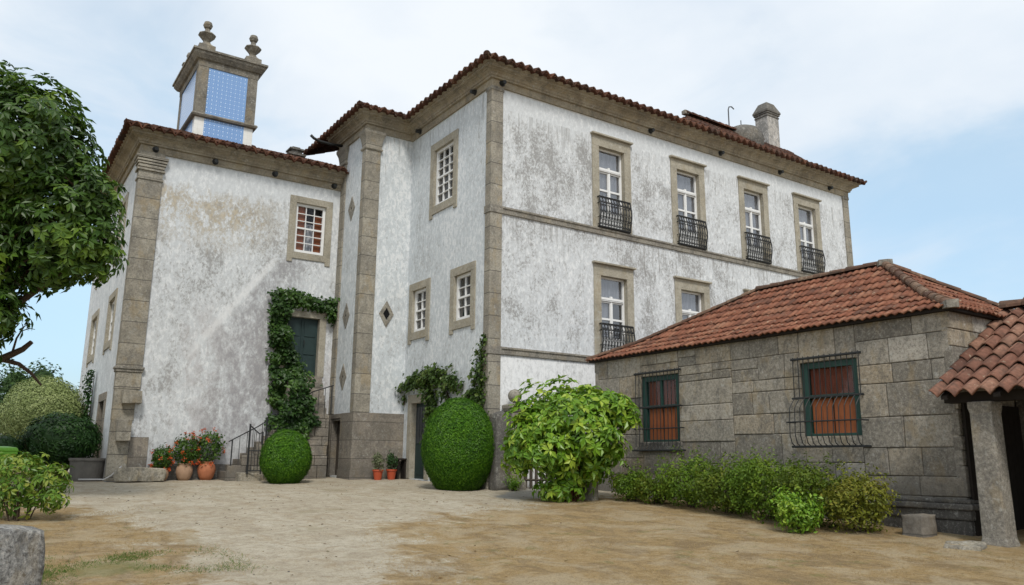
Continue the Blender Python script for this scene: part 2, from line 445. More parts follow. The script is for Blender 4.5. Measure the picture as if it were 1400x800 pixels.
class MB:
    def __init__(s): s.v = []; s.f = []; s.t = []
    def add(s, vs, fs, tone=.5):
        b = len(s.v)
        s.v += [tuple(q) for q in vs]
        for f in fs:
            s.f.append(tuple(b + i for i in f))
        if isinstance(tone, (list, tuple)): s.t += list(tone)
        else: s.t += [tone] * len(fs)
        return s
    def quad(s, a, b, c, d, tone=.5): return s.add((a, b, c, d), ((0, 1, 2, 3),), tone)
    def hexa(s, p, tone=.5):      # 8 corners: bottom ring 0-3, top ring 4-7
        return s.add(p, ((3, 2, 1, 0), (4, 5, 6, 7), (0, 1, 5, 4), (1, 2, 6, 5), (2, 3, 7, 6), (3, 0, 4, 7)), tone)
    def box(s, x0, x1, y0, y1, z0, z1, tone=.5):
        return s.hexa([(x0, y0, z0), (x1, y0, z0), (x1, y1, z0), (x0, y1, z0), (x0, y0, z1), (x1, y0, z1), (x1, y1, z1), (x0, y1, z1)], tone)
    def tube(s, pts, r, k=6, caps=True, tone=.5, closed=False):
        pts = [Vector(p) for p in pts]; n = len(pts)
        rr = r if isinstance(r, (list, tuple)) else [r] * n
        vs = []
        prev = None
        for i, p in enumerate(pts):
            if closed: d = pts[(i + 1) % n] - pts[i - 1]
            else: d = pts[min(i + 1, n - 1)] - pts[max(i - 1, 0)]
            d.normalize()
            ref = prev if prev is not None else (Vector((0, 0, 1)) if abs(d.z) < .9 else Vector((1, 0, 0)))
            a = ref - d * ref.dot(d)
            if a.length < 1e-4: a = d.orthogonal()
            a.normalize(); prev = a
            b = d.cross(a)
            for j in range(k):
                t = 2 * math.pi * j / k
                vs.append(p + (a * math.cos(t) + b * math.sin(t)) * rr[i])
        fs = []
        for i in range(n if closed else n - 1):
            i2 = (i + 1) % n
            for j in range(k):
                fs.append((i * k + j, i * k + (j + 1) % k, i2 * k + (j + 1) % k, i2 * k + j))
        if caps and not closed:
            fs.append(tuple(range(k - 1, -1, -1))); fs.append(tuple((n - 1) * k + j for j in range(k)))
        return s.add(vs, fs, tone)
    def lathe(s, prof, c, k=20, tone=.5, sq=False):
        vs = []; fs = []
        n = len(prof)
        for r, z in prof:
            for j in range(k):
                t = 2 * math.pi * (j + .5) / k
                rr = r / math.cos(math.pi / k) if sq else r
                vs.append((c[0] + rr * math.cos(t), c[1] + rr * math.sin(t), c[2] + z))
        for i in range(n - 1):
            for j in range(k):
                fs.append((i * k + j, i * k + (j + 1) % k, (i + 1) * k + (j + 1) % k, (i + 1) * k + j))
        fs.append(tuple(range(k - 1, -1, -1))); fs.append(tuple((n - 1) * k + j for j in range(k)))
        return s.add(vs, fs, tone)
    def build(s, name, mat, parent=None, smooth=False, bevel=0.0, segs=2, jitter=0.0, origin_at=None):
        o0 = origin(parent) if parent is not None else (Vector(origin_at) if origin_at else Vector((0, 0, 0)))
        me = bpy.data.meshes.new(name)
        me.from_pydata([(a - o0.x, b - o0.y, c - o0.z) for a, b, c in s.v], [], s.f)
        at = me.attributes.new('tone', 'FLOAT', 'FACE')
        at.data.foreach_set('value', s.t)
        if jitter:
            for v in me.vertices:
                v.co += mnoise.noise_vector(v.co * 1.7 + o0 * .3) * jitter
        me.materials.append(M[mat] if isinstance(mat, str) else mat)
        if smooth: me.shade_smooth()
        me.update()
        o = bpy.data.objects.new(name, me)
        COL.objects.link(o)
        if parent is not None: o.parent = parent
        elif origin_at: o.location = o0
        if bevel:
            b = o.modifiers.new('bevel', 'BEVEL'); b.width = bevel; b.segments = segs; b.limit_method = 'ANGLE'
            b.harden_normals = False
        return o

def tag(o, label=None, cat=None, group=None, kind=None):
    if label: o['label'] = label
    if cat: o['category'] = cat
    if group: o['group'] = group
    if kind: o['kind'] = kind
    return o
def thing(name, loc, label, cat, group=None):
    o = bpy.data.objects.new(name, None)
    o.empty_display_size = .3
    COL.objects.link(o); o.location = loc
    return tag(o, label, cat, group)

class Fr:       # a wall's own frame: s along it (to the right seen from outside), z up, d out of it
    def __init__(s, o, a, n): s.o = Vector(o); s.a = Vector(a); s.n = Vector(n)
    def P(s, S_, z, d): return s.o + s.a * S_ + s.n * d + Vector((0, 0, z))
    def box(s, mb, s0, s1, z0, z1, d0, d1, tone=.5):
        P = s.P
        return mb.hexa([P(s0, z0, d1), P(s1, z0, d1), P(s1, z0, d0), P(s0, z0, d0), P(s0, z1, d1), P(s1, z1, d1), P(s1, z1, d0), P(s0, z1, d0)], tone)
    def wall(s, mb, s0, s1, z0, z1, holes, depth=.45):
        ss = sorted({s0, s1} | {h[0] for h in holes} | {h[1] for h in holes})
        zs = sorted({z0, z1} | {h[2] for h in holes} | {h[3] for h in holes})
        for a, b in zip(ss, ss[1:]):
            for c, d in zip(zs, zs[1:]):
                m_ = ((a + b) / 2, (c + d) / 2)
                if any(h[0] < m_[0] < h[1] and h[2] < m_[1] < h[3] for h in holes): continue
                mb.quad(s.P(a, c, 0), s.P(b, c, 0), s.P(b, d, 0), s.P(a, d, 0))
        for h in holes:
            a, b, c, d = h
            q = lambda S_, z: (s.P(S_, z, 0), s.P(S_, z, -depth))
            for (x, y), (u, v) in (((a, c), (a, d)), ((a, d), (b, d)), ((b, d), (b, c)), ((b, c), (a, c))):
                p0, p1 = q(x, y); r0, r1 = q(u, v)
                mb.quad(p0, r0, r1, p1)
        return mb

def offset_path(path, o, closed):
    n = len(path); res = []
    for i, p in enumerate(path):
        ns = []
        for j in ((i - 1, i), (i, i + 1)):
            a, b = j
            if not closed and (a < 0 or b >= n): continue
            A = Vector(path[a % n]); B = Vector(path[b % n]); d = (B - A).normalized()
            ns.append(Vector((d.y, -d.x)))
        if len(ns) == 2: mvec = (ns[0] + ns[1]) / (1 + ns[0].dot(ns[1]))
        else: mvec = ns[0]
        res.append((p[0] + mvec.x * o, p[1] + mvec.y * o))
    return res
def profile(mb, path, closed, prof, tone=.5):
    rings = [[(x, y, z) for x, y in offset_path(path, o, closed)] for o, z in prof]
    n = len(path)
    for k in range(len(prof) - 1):
        for i in range(n if closed else n - 1):
            j = (i + 1) % n
            mb.quad(rings[k][i], rings[k][j], rings[k + 1][j], rings[k + 1][i], tone)
    if not closed:
        for e in (0, n - 1):
            mb.add([r[e] for r in rings], (tuple(range(len(prof))),), tone)
    return mb

def slope(e0, u, v, ulen, vlen, zf, clips, name, mat, parent, period=.24, amp=.045, course=.38, lift=.028, thick=.025, seg=6, seed=1, flat=False):
    """one tiled roof slope: rows of curved tiles, stepped course over course, each with its own tone"""
    rg = random.Random(seed)
    e0 = Vector(e0); u = Vector(u).to_3d() if len(u) == 2 else Vector(u); v = Vector(v).to_3d() if len(v) == 2 else Vector(v)
    nu = max(1, int(round(ulen / period))); per = ulen / nu
    nc = max(1, int(math.ceil(vlen / course)))
    mb = MB()
    for k in range(nc):
        t0, t1 = k * course, min(vlen, (k + 1) * course + .02)
        t1 = max(t1, t0 + .01)
        for i in range(nu):
            tone = min(1, max(0, rg.gauss(.5, .24)))
            j0 = rg.uniform(-.009, .009); jl = rg.uniform(-.012, .012); jt = rg.uniform(-.012, .012)
            ring0 = []; ring1 = []
            for q in range(seg + 1):
                sx = (i + q / seg) * per
                wv = amp * math.cos(2 * math.pi * q / seg)
                if not flat: wv = amp * (abs(math.cos(math.pi * q / seg)) ** .8 * 2 - 1)
                ring0.append(e0 + u * sx + v * (t0 + jt) + Vector((0, 0, zf(t0) + wv + lift + j0)))
                ring1.append(e0 + u * sx + v * t1 + Vector((0, 0, zf(t1) + wv * .9 + j0)))
            n = seg + 1
            mb.add(ring0 + ring1, [(q, q + 1, n + q + 1, n + q) for q in range(seg)], tone)
    bm = bmesh.new()
    me = bpy.data.meshes.new(name)
    o0 = origin(parent)
    me.from_pydata([Vector(p) - o0 for p in mb.v], [], mb.f)
    at = me.attributes.new('tone', 'FLOAT', 'FACE'); at.data.foreach_set('value', mb.t)
    bm.from_mesh(me)
    for co, no in clips:
        bmesh.ops.bisect_plane(bm, geom=bm.verts[:] + bm.edges[:] + bm.faces[:], plane_co=Vector(co) - o0, plane_no=Vector(no), clear_outer=True)
    bm.to_mesh(me); bm.free()
    me.materials.append(M[mat])
    me.shade_smooth()
    o = bpy.data.objects.new(name, me); COL.objects.link(o); o.parent = parent
    sm = o.modifiers.new('thick', 'SOLIDIFY'); sm.thickness = thick; sm.offset = -1
    return o

def caps(line, name, mat, parent, r=.10, L=.40, seed=3, every=0):
    """half-round capping tiles laid along a hip or ridge"""
    rg = random.Random(seed)
    mb = MB()
    pts = [Vector(p) for p in line]
    for a, b in zip(pts, pts[1:]):
        d = b - a; n = max(1, round(d.length / L)); d.normalize(); st = (b - a).length / n
        side = d.cross(Vector((0, 0, 1))).normalized(); up = side.cross(d).normalized()
        for i in range(n):
            tone = rg.random()
            p0 = a + d * (i * st - .03); p1 = a + d * ((i + 1) * st)
            r0, r1 = r * 1.16 * rg.uniform(.95, 1.08), r * .92
            k = 8; ring = []
            for p, rr in ((p0, r0), (p1, r1)):
                for q in range(k + 1):
                    t = math.pi * (q / k) * 1.1 - math.pi * .05
                    ring.append(p + side * math.cos(t) * rr + up * (math.sin(t) * rr * .9 + .01))
            mb.add(ring, [(q, q + 1, k + 2 + q, k + 1 + q) for q in range(k)], tone)
            mb.add(ring[:k + 1], (tuple(range(k, -1, -1)),), tone)
    return mb.build(name, mat, parent, smooth=False)

def rock(mb, c, size, rot=0, tone=.5, rough=.06, n=4, seed=0, rnd_=.12):
    """a hewn, slightly irregular block"""
    bm = bmesh.new()
    bmesh.ops.create_cube(bm, size=1)
    bmesh.ops.subdivide_edges(bm, edges=bm.edges[:], cuts=n, use_grid_fill=True)
    cr, sr = math.cos(rot), math.sin(rot)
    vs = []
    for v in bm.verts:
        p = v.co.copy()
        ln = max(abs(p.x), abs(p.y), abs(p.z))
        sph = p.normalized() * .62
        p = p.lerp(sph, rnd_)
        q = Vector((p.x * size[0], p.y * size[1], p.z * size[2]))
        q += mnoise.noise_vector(q * 2.3 + Vector((seed, seed * 2, 0))) * rough + mnoise.noise_vector(q * 7 + Vector((seed, 0, 3))) * rough * .4
        vs.append((c[0] + q.x * cr - q.y * sr, c[1] + q.x * sr + q.y * cr, c[2] + q.z))
    bm.verts.index_update()
    fs = [tuple(v.index for v in f.verts) for f in bm.faces]
    bm.free()
    return mb.add(vs, fs, tone)

# --- foliage
def leaves(name, pts, nrm, length, mat, parent, width=.5, fold=.25, jit=.6, tone=None, droop=0.0, dirs=None, extra=None, seed=0):
    rg = np.random.default_rng(seed)
    pts = np.asarray(pts, float); n = len(pts)
    nrm = np.asarray(nrm, float) + rg.normal(size=(n, 3)) * jit * .6
    nrm /= np.linalg.norm(nrm, axis=1)[:, None] + 1e-9
    d = rg.normal(size=(n, 3)) if dirs is None else np.asarray(dirs, float) + rg.normal(size=(n, 3)) * .15
    d[:, 2] -= droop
    d -= nrm * (d * nrm).sum(1)[:, None]
    d /= np.linalg.norm(d, axis=1)[:, None] + 1e-9
    sd_ = np.cross(nrm, d)
    L = length * rg.uniform(.65, 1.25, n)[:, None]
    W = L * width
    b = pts; t = pts + d * L - nrm * L * .12
    r = pts + d * L * .45 + sd_ * W * .5 + nrm * W * fold
    l = pts + d * L * .45 - sd_ * W * .5 + nrm * W * fold
    V = np.stack([b, r, t, l], 1).reshape(-1, 3)
    idx = np.arange(n)[:, None] * 4
    F = np.concatenate([idx + np.array([[0, 1, 2]]), idx + np.array([[0, 2, 3]])], 1).reshape(-1, 3)
    tn = np.clip(rg.normal(.5, .22, n), 0, 1) if tone is None else np.clip(np.asarray(tone), 0, 1)
    T = np.repeat(tn, 2)
    if extra:
        ev, ef, et = extra
        F = list(map(tuple, F)) + [tuple(i + len(V) for i in f) for f in ef]
        V = np.concatenate([V, np.asarray(ev, float)]); T = np.concatenate([T, np.asarray(et, float)])
    else: F = list(map(tuple, F))
    o0 = origin(parent) if parent is not None else Vector((0, 0, 0))
    me = bpy.data.meshes.new(name)
    me.from_pydata((V - np.array(o0)).tolist(), [], F)
    at = me.attributes.new('tone', 'FLOAT', 'FACE'); at.data.foreach_set('value', T.astype(np.float32))
    me.materials.append(M[mat]); me.update()
    o = bpy.data.objects.new(name, me); COL.objects.link(o)
    if parent is not None: o.parent = parent
    return o

def dirs_sphere(n, rg):
    d = rg.normal(size=(n, 3)); return d / np.linalg.norm(d, axis=1)[:, None]

def ell_mesh(c, r, k=20, m_=12, tone=.4):
    vs = []; fs = []
    for i in range(m_ + 1):
        th = math.pi * i / m_
        for j in range(k):
            ph = 2 * math.pi * j / k
            vs.append((c[0] + r[0] * math.sin(th) * math.cos(ph), c[1] + r[1] * math.sin(th) * math.sin(ph), c[2] + r[2] * math.cos(th)))
    for i in range(m_):
        for j in range(k):
            fs.append((i * k + j, (i + 1) * k + j, (i + 1) * k + (j + 1) % k, i * k + (j + 1) % k))
    return vs, fs, [tone] * len(fs)

def lumpy(lobes, n, rg, inner=.55, lump=.22, freq=1.6):
    """points in the outer shell of a union of lobes, with clumps and hollows"""
    out_p, out_n = [], []
    tot = sum(l[3] ** 2 if len(l) == 4 else l[3] * l[5] for l in lobes)
    for l in lobes:
        c = np.array(l[:3]); r = np.array([l[3]] * 3 if len(l) == 4 else l[3:6])
        k = int(n * (r[0] * r[2]) / tot)
        d = dirs_sphere(k, rg)
        rad = rg.uniform(inner, 1.0, k) ** .6
        lm = np.array([mnoise.noise(Vector((q * freq + c * .7).tolist())) for q in d]) * lump
        p = c + d * r * (rad * (1 + lm))[:, None]
        keep = np.ones(k, bool)
        for l2 in lobes:
            if l2 is l: continue
            c2 = np.array(l2[:3]); r2 = np.array([l2[3]] * 3 if len(l2) == 4 else l2[3:6])
            keep &= (((p - c2) / r2) ** 2).sum(1) > .35
        out_p.append(p[keep]); out_n.append(d[keep])
    return np.concatenate(out_p), np.concatenate(out_n)

M['leaf_chestnut'] = leafmat('chestnut_leaf', [(0, (.020, .054, .007)), (.5, (.060, .130, .013)), (1, (.18, .28, .028))], .42, .4, .28)
M['leaf_topiary'] = leafmat('box_leaf', [(0, (.022, .080, .003)), (.5, (.062, .175, .006)), (1, (.14, .30, .016))], .5, .3, .2)
M['leaf_bush'] = leafmat('broad_leaf', [(0, (.080, .19, .014)), (.5, (.19, .36, .024)), (1, (.42, .52, .06))], .38, .5, .3)
M['leaf_shrub'] = leafmat('shrub_leaf', [(0, (.045, .088, .007)), (.5, (.105, .165, .012)), (1, (.22, .24, .024))], .5, .3, .25)
M['leaf_shrub_g'] = leafmat('green_shrub_leaf', [(0, (.05, .11, .008)), (.5, (.115, .205, .013)), (1, (.22, .29, .028))], .5, .3, .25)
M['leaf_shrub_y'] = leafmat('yellow_shrub_leaf', [(0, (.07, .10, .012)), (.5, (.18, .20, .02)), (1, (.30, .26, .04))], .5, .3, .25)
M['leaf_var'] = leafmat('variegated_leaf', [(0, (.13, .18, .055)), (.5, (.29, .36, .13)), (1, (.50, .56, .27))], .5, .3, .2)
M['leaf_dark'] = leafmat('dark_leaf', [(0, (.012, .040, .010)), (.5, (.026, .080, .014)), (1, (.05, .125, .02))], .45, .4, .25)
M['leaf_ivy'] = leafmat('ivy_leaf', [(0, (.016, .045, .010)), (.5, (.034, .085, .013)), (1, (.085, .17, .022))], .45, .4, .25)
M['leaf_vine'] = leafmat('vine_leaf', [(0, (.03, .065, .012)), (.5, (.06, .115, .018)), (1, (.15, .20, .035))], .45, .4, .3)
M['leaf_fore'] = leafmat('hydrangea_leaf', [(0, (.045, .12, .010)), (.5, (.13, .25, .022)), (1, (.38, .40, .07))], .42, .45, .3)
M['leaf_far'] = leafmat('far_leaf', [(0, (.022, .050, .016)), (.5, (.042, .088, .024)), (1, (.085, .15, .035))], .6, .2, .2)
M['leaf_ger'] = leafmat('geranium_leaf', [(0, (.03, .07, .012)), (.5, (.06, .13, .02)), (1, (.12, .20, .03))], .5, .3, .25)
M['petal'] = leafmat('scarlet_petal', [(0, (.55, .05, .012)), (.5, (.68, .12, .03)), (1, (.75, .25, .14))], .6, .2, .25)
M['straw'] = leafmat('dry_grass_blade', [(0, (.28, .19, .085)), (.5, (.44, .32, .15)), (1, (.56, .44, .24))], .8, .1, .3)
M['grassblade'] = leafmat('green_grass_blade', [(0, (.06, .11, .02)), (.5, (.10, .19, .03)), (1, (.20, .26, .06))], .7, .2, .3)

# ------------------------------------------------------------------ terrain
def zground(x, y):
    d = .559 * (x + 11.09) + .829 * (y + 17.52)
    z = -.6 + (d - 13) * .0545
    # soft limits: level forecourt by the house, level where the camera stands
    k = .08
    z = -k * math.log(math.exp(-z / k) + 1) if z > -1.5 else z
    lo = -.97
    z = lo + k * math.log(math.exp((z - lo) / k) + 1) if (z - lo) / k < 40 else z
    return z

def axis_coords(a, b, step, far):
    c = list(np.arange(a, b + 1e-6, step)); s_ = step; x = a
    lo = []
    while x > -far: s_ *= 1.35; x -= s_; lo.append(x)
    s_ = step; x = b; hi = []
    while x < far: s_ *= 1.35; x += s_; hi.append(x)
    return lo[::-1] + c + hi

def poly_sd(px, py, poly):
    """signed distance to a polygon, inside positive"""
    P = np.array(poly); best = np.full(px.shape, 1e9); ins = np.zeros(px.shape, bool)
    for (x0, y0), (x1, y1) in zip(P, np.roll(P, -1, 0)):
        dx, dy = x1 - x0, y1 - y0
        t = np.clip(((px - x0) * dx + (py - y0) * dy) / (dx * dx + dy * dy), 0, 1)
        best = np.minimum(best, np.hypot(px - x0 - t * dx, py - y0 - t * dy))
        c = ((y0 > py) != (y1 > py)) & (px < (x1 - x0) * (py - y0) / (y1 - y0 + 1e-12) + x0)
        ins ^= c
    return np.where(ins, best, -best)

LAWN_R = [(-.4, -3.1), (-2.6, -3.7), (-4.4, -4.6), (-5.6, -5.8), (-5.7, -7.4), (-7.2, -9.2), (-6, -16), (4, -18), (9, -12), (2.6, -8), (2.6, -3)]
LAWN_L = [(-8.9, -.2), (-8.5, -2.4), (-8.4, -4.8), (-8.6, -7.6), (-9.3, -10), (-20, -14), (-24, 4), (-11, 3)]
LAWN_FAR = [(-9.5, 9), (-8.6, 14), (-8.6, 60), (-80, 60), (-80, -6), (-12, 2)]
GREEN = [(-9.9, -5.7), (-9.1, -6.0), (-8.9, -6.9), (-9.6, -7.2), (-10.3, -6.6)]
TRACK = [(-.9, -1.9), (.2, -.75), (1.6, .2), (3.2, -.6), (2.3, -1.6), (.6, -2.5), (-.8, -2.6)]
gx = axis_coords(-14, 5, .14, 3500); gy = axis_coords(-14, 10, .16, 3500)
GX, GY = np.meshgrid(gx, gy, indexing='ij')
H = np.vectorize(zground)(GX, GY)
NZ = np.array([[mnoise.noise(Vector((x * .9, y * .9, 0))) * .5 + mnoise.noise(Vector((x * 2.7, y * 2.7, 3))) * .25 for y in gy] for x in gx])
near = np.clip(1 - np.hypot(GX + 4, GY + 2) / 40, 0, 1)
lawn = np.maximum(np.maximum(poly_sd(GX, GY, LAWN_R), poly_sd(GX, GY, LAWN_L)), poly_sd(GX, GY, LAWN_FAR))
lawnf = 1 / (1 + np.exp(-np.clip((lawn + NZ * 2.0) / .50, -30, 30)))
lawnf = np.where(np.hypot(GX, GY) > 60, 1, lawnf)
greenf = 1 / (1 + np.exp(-np.clip((poly_sd(GX, GY, GREEN) + NZ * .8 - .05) / .22, -30, 30)))
trackf = 1 / (1 + np.exp(-np.clip((poly_sd(GX, GY, TRACK) + NZ * .3) / .12, -30, 30)))
H = H + NZ * .035 * near + lawnf * .02 * near
nx, ny = len(gx), len(gy)
V = np.stack([GX, GY, H], -1).reshape(-1, 3)
I = np.arange(nx * ny).reshape(nx, ny)
F = np.stack([I[:-1, :-1], I[1:, :-1], I[1:, 1:], I[:-1, 1:]], -1).reshape(-1, 4)
me = bpy.data.meshes.new('ground')
me.from_pydata(V.tolist(), [], F.tolist())
for nm, arr in (('lawn', lawnf), ('green', greenf), ('track', trackf)):
    a = me.attributes.new(nm, 'FLOAT', 'POINT'); a.data.foreach_set('value', arr.reshape(-1).astype(np.float32))
me.shade_smooth()
n = N('sandy_forecourt_and_dry_grass', .95, .1)
p1 = n.noise(n.pos, 1.1, 8, .65, .5); p2 = n.noise(n.pos, 6, 8, .7, .3); p3 = n.noise(n.pos, 45, 4, .7)
strk = n.noise(n.map(n.pos, (1.0, .45, 1)), 2.4, 8, .7, .8)
sand = n.ramp(p1, [(.28, (.365, .31, .225)), (.5, (.475, .42, .32)), (.72, (.56, .515, .415))])
sand = n.mix(n.ma('MULTIPLY', n.ss(p2, .42, .66), .55), sand, (.28, .225, .16))
sand = n.mix(n.ma('MULTIPLY', n.ss(strk, .50, .64), .6), sand, (.36, .285, .185))
sand = n.mix(n.ma('MULTIPLY', n.ss(n.noise(n.map(n.pos, (1, .6, 1), (8, 3, 0)), .8, 8, .7, .6), .55, .66), .5), sand, (.27, .235, .14))
sand = n.mix(n.ma('MULTIPLY', n.ss(n.noise(n.pos, 17, 8, .8), .54, .64), .5), sand, (.22, .19, .15))
sand = n.mix(n.ma('MULTIPLY', n.ss(p3, .54, .66), .5), sand, (.15, .13, .11))
sand = n.mix(n.ma('MULTIPLY', n.ss(p3, .46, .36), .35), sand, (.60, .57, .50))
dry = n.ramp(p2, [(.25, (.235, .165, .08)), (.5, (.345, .245, .122)), (.78, (.42, .325, .185))])
dry = n.mix(n.ma('MULTIPLY', n.ss(strk, .46, .62), .6), dry, (.19, .14, .085))
dry = n.mix(n.ma('MULTIPLY', n.ss(p1, .46, .62), .65), dry, (.45, .375, .255))
dry = n.mix(n.ma('MULTIPLY', n.ss(n.noise(n.map(n.pos, (1, 1, 1), (3, 8, 1)), 2.0, 7, .7), .56, .68), .5), dry, (.13, .15, .05))
dry = n.mix(n.ma('MULTIPLY', n.ss(n.noise(n.pos, 15, 8, .8), .53, .64), .55), dry, (.15, .105, .055))
dry = n.mix(n.ma('MULTIPLY', n.ss(n.noise(n.map(n.pos, (1, 1, 1), (3, 3, 1)), 13, 8, .8), .54, .64), .45), dry, (.50, .41, .26))
dry = n.mix(n.ma('MULTIPLY', n.ss(p3, .5, .68), .5), dry, (.12, .085, .045))
lw = n.ss(n.ma('ADD', n.attr('lawn'), n.ma('ADD', n.ma('MULTIPLY', n.ma('SUBTRACT', p2, .5), 1.1), n.ma('MULTIPLY', n.ma('SUBTRACT', strk, .5), 1.0))), .34, .74)
c = n.mix(lw, sand, dry)
gr = n.ss(n.ma('ADD', n.attr('green'), n.ma('MULTIPLY', n.ma('SUBTRACT', p2, .5), 1.2)), .4, .75)
c = n.mix(n.ma('MULTIPLY', gr, .45), c, n.mix(p3, (.08, .11, .03), (.16, .19, .06)))
trk = n.ss(n.ma('ADD', n.attr('track'), n.ma('MULTIPLY', n.ma('SUBTRACT', p2, .5), .6)), .4, .6)
c = n.mix(n.ma('MULTIPLY', trk, .6), c, n.mix(p3, (.27, .268, .26), (.40, .39, .37)))
n.col(c)
n.bump(n.ma('ADD', n.ma('ADD', p2, n.ma('MULTIPLY', strk, 1.2)), n.ma('MULTIPLY', p3, .5)), .9, .06)
me.materials.append(n.done())
g = bpy.data.objects.new('ground', me); COL.objects.link(g)
tag(g, 'sandy forecourt and dry straw coloured lawn sloping up to the house', 'ground', kind='structure')

# ------------------------------------------------------------------ the manor house
ZT, XE, XP, YP, YW, XW, ZW, YE = 11.0, 16.96, -1.633, 4.973, 6.977, -7.926, 9.487, 16.85
ZB1, ZB2, ZL1, ZL2 = 7.244, 7.445, 3.312, 3.515
YB = 12.0
house = thing('manor_house', (0, 0, 0), 'large old white manor house with stained limewash, granite trim and blue tiled chimney tower', 'house')

F_main = Fr((0, 0, 0), (1, 0, 0), (0, -1, 0))           # long right facade
F_side = Fr((0, 0, 0), (0, -1, 0), (-1, 0, 0))          # short left face, s = -y
F_pr = Fr((0, YP, 0), (1, 0, 0), (0, -1, 0))            # projecting bay, right face
F_pl = Fr((XP, 0, 0), (0, -1, 0), (-1, 0, 0))           # projecting bay, left face, s = -y
F_wing = Fr((0, YW, 0), (1, 0, 0), (0, -1, 0))
F_wl = Fr((XW, 0, 0), (0, -1, 0), (-1, 0, 0))
F_end = Fr((XE, 0, 0), (0, 1, 0), (1, 0, 0))

SUR = .13   # half width by which the stone surround overlaps the wall round the hole
def surround(F, s0, s1, z0, z1, sw, top, sill, ears=0.0, cap=False, depth=.24, proud=.035, floor=False):
    """granite surround (outer s0..s1, z0..z1) -> the window part; returns it with the inner opening"""
    mb = MB()
    F.box(mb, s0, s0 + sw, z0 + sill - ears * 0, z1 - top, -depth, proud)
    F.box(mb, s1 - sw, s1, z0 + sill, z1 - top, -depth, proud)
    F.box(mb, s0, s1, z1 - top, z1, -depth, proud + .003)
    if sill: F.box(mb, s0, s1, z0, z0 + sill, -depth, proud + .004)
    if ears:
        F.box(mb, s0, s0 + sw * .8, z0 - ears, z0, -.02, proud + .002)
        F.box(mb, s1 - sw * .8, s1, z0 - ears, z0, -.02, proud + .002)
    if cap:
        F.box(mb, s0 - .05, s1 + .05, z1, z1 + .055, -.02, .13)
        F.box(mb, s0 - .02, s1 + .02, z1 + .055, z1 + .075, -.02, .07)
    return mb, (s0 + sw, s1 - sw, z0 + sill, z1 - top)

def pane(F, op, d, mat, parent, name='glass_pane'):
    mb = MB()
    F.box(mb, op[0], op[1], op[2], op[3], d - .006, d)
    return mb.build(name, mat, parent)

def curtain(F, s0, s1, z0, z1, d, mat, parent, name='curtain', folds=True):
    mb = MB(); n = max(2, int((s1 - s0) / .04))
    pr = [(s0 + (s1 - s0) * i / n, d + (.018 * math.sin(i * 1.5) if folds else 0)) for i in range(n + 1)]
    for (a, da), (b, db) in zip(pr, pr[1:]):
        mb.quad(F.P(a, z0, da), F.P(b, z0, db), F.P(b, z1, db), F.P(a, z1, da))
    return mb.build(name, mat, parent)

def back_box(F, op, parent, mat='dark_in'):
    mb = MB()
    a, b, c, d = op
    F.box(mb, a - .1, b + .1, c - .1, d + .1, -.95, -.9)
    return mb.build('dark_room_panel', mat, parent)

def railing(F, s0, s1, z0, z1, parent):
    """bowed wrought iron balcony front with scrolls"""
    mb = MB()
    def prof(t):    # t 0 bottom .. 1 top -> distance from the wall
        return .10 + .07 * math.sin(math.pi * min(1, (1 - t) * 1.15)) ** 1.2 * (1 if t < .99 else 0) + .02
    def row(t, r):
        d = prof(t); z = z0 + (z1 - z0) * t
        mb.tube([F.P(s0, z, .03), F.P(s0, z, d), F.P(s1, z, d), F.P(s1, z, .03)], r, 5)
    for t, r in ((0.02, .026), (.10, .015), (.34, .012), (.80, .016), (1.0, .028)): row(t, r)
    nb = 12
    for i in range(nb):
        s = s0 + (s1 - s0) * i / (nb - 1)
        mb.tube([F.P(s, z0 + (z1 - z0) * t, prof(t)) for t in np.linspace(.02, 1, 8)], .0125 if 0 < i < nb - 1 else .022, 5)
    st = (s1 - s0) / (nb - 1)
    for i in range(nb - 1):
        sc = s0 + st * (i + .5)
        for tc_, rs, rz in ((.90, .42, .075), (.62, .46, .12), (.38, .40, .10), (.19, .44, .065)):
            pts = []
            for k in range(10):
                a = 2 * math.pi * k / 10
                t = tc_ + math.sin(a) * rz
                pts.append(F.P(sc + math.cos(a) * rs * st, z0 + (z1 - z0) * t, prof(t)))
            mb.tube(pts, .0105, 4, closed=True)
    # little floor slab of iron
    F.box(mb, s0, s1, z0 - .012, z0 + .006, .03, prof(.02))
    return mb.build('balcony_railing', 'iron', parent)

def sash(mb, F, op, fw, d0, d1, cols, rows, split=None, mw=.028):
    a, b, c, e = op
    F.box(mb, a, a + fw, c, e, d0, d1); F.box(mb, b - fw, b, c, e, d0, d1)
    F.box(mb, a + fw, b - fw, e - fw, e, d0, d1 - .002); F.box(mb, a + fw, b - fw, c, c + fw * 1.2, d0, d1 - .002)
    ia, ib, ic, ie = a + fw, b - fw, c + fw * 1.2, e - fw
    for i in range(1, cols):
        x = ia + (ib - ia) * i / cols
        F.box(mb, x - mw / 2, x + mw / 2, ic, ie, d0 + .005, d1 - .012)
    for i in range(1, rows):
        z = ic + (ie - ic) * i / rows
        big = (split is not None and i == split)
        h = mw * 1.1 if big else mw / 2
        F.box(mb, ia, ib, z - h, z + h, d0 + .004, d1 - (.004 if big else .014))
    return (ia, ib, ic, ie)

wall_holes = {}
def holes(k, *h): wall_holes.setdefault(k, []).append(h)

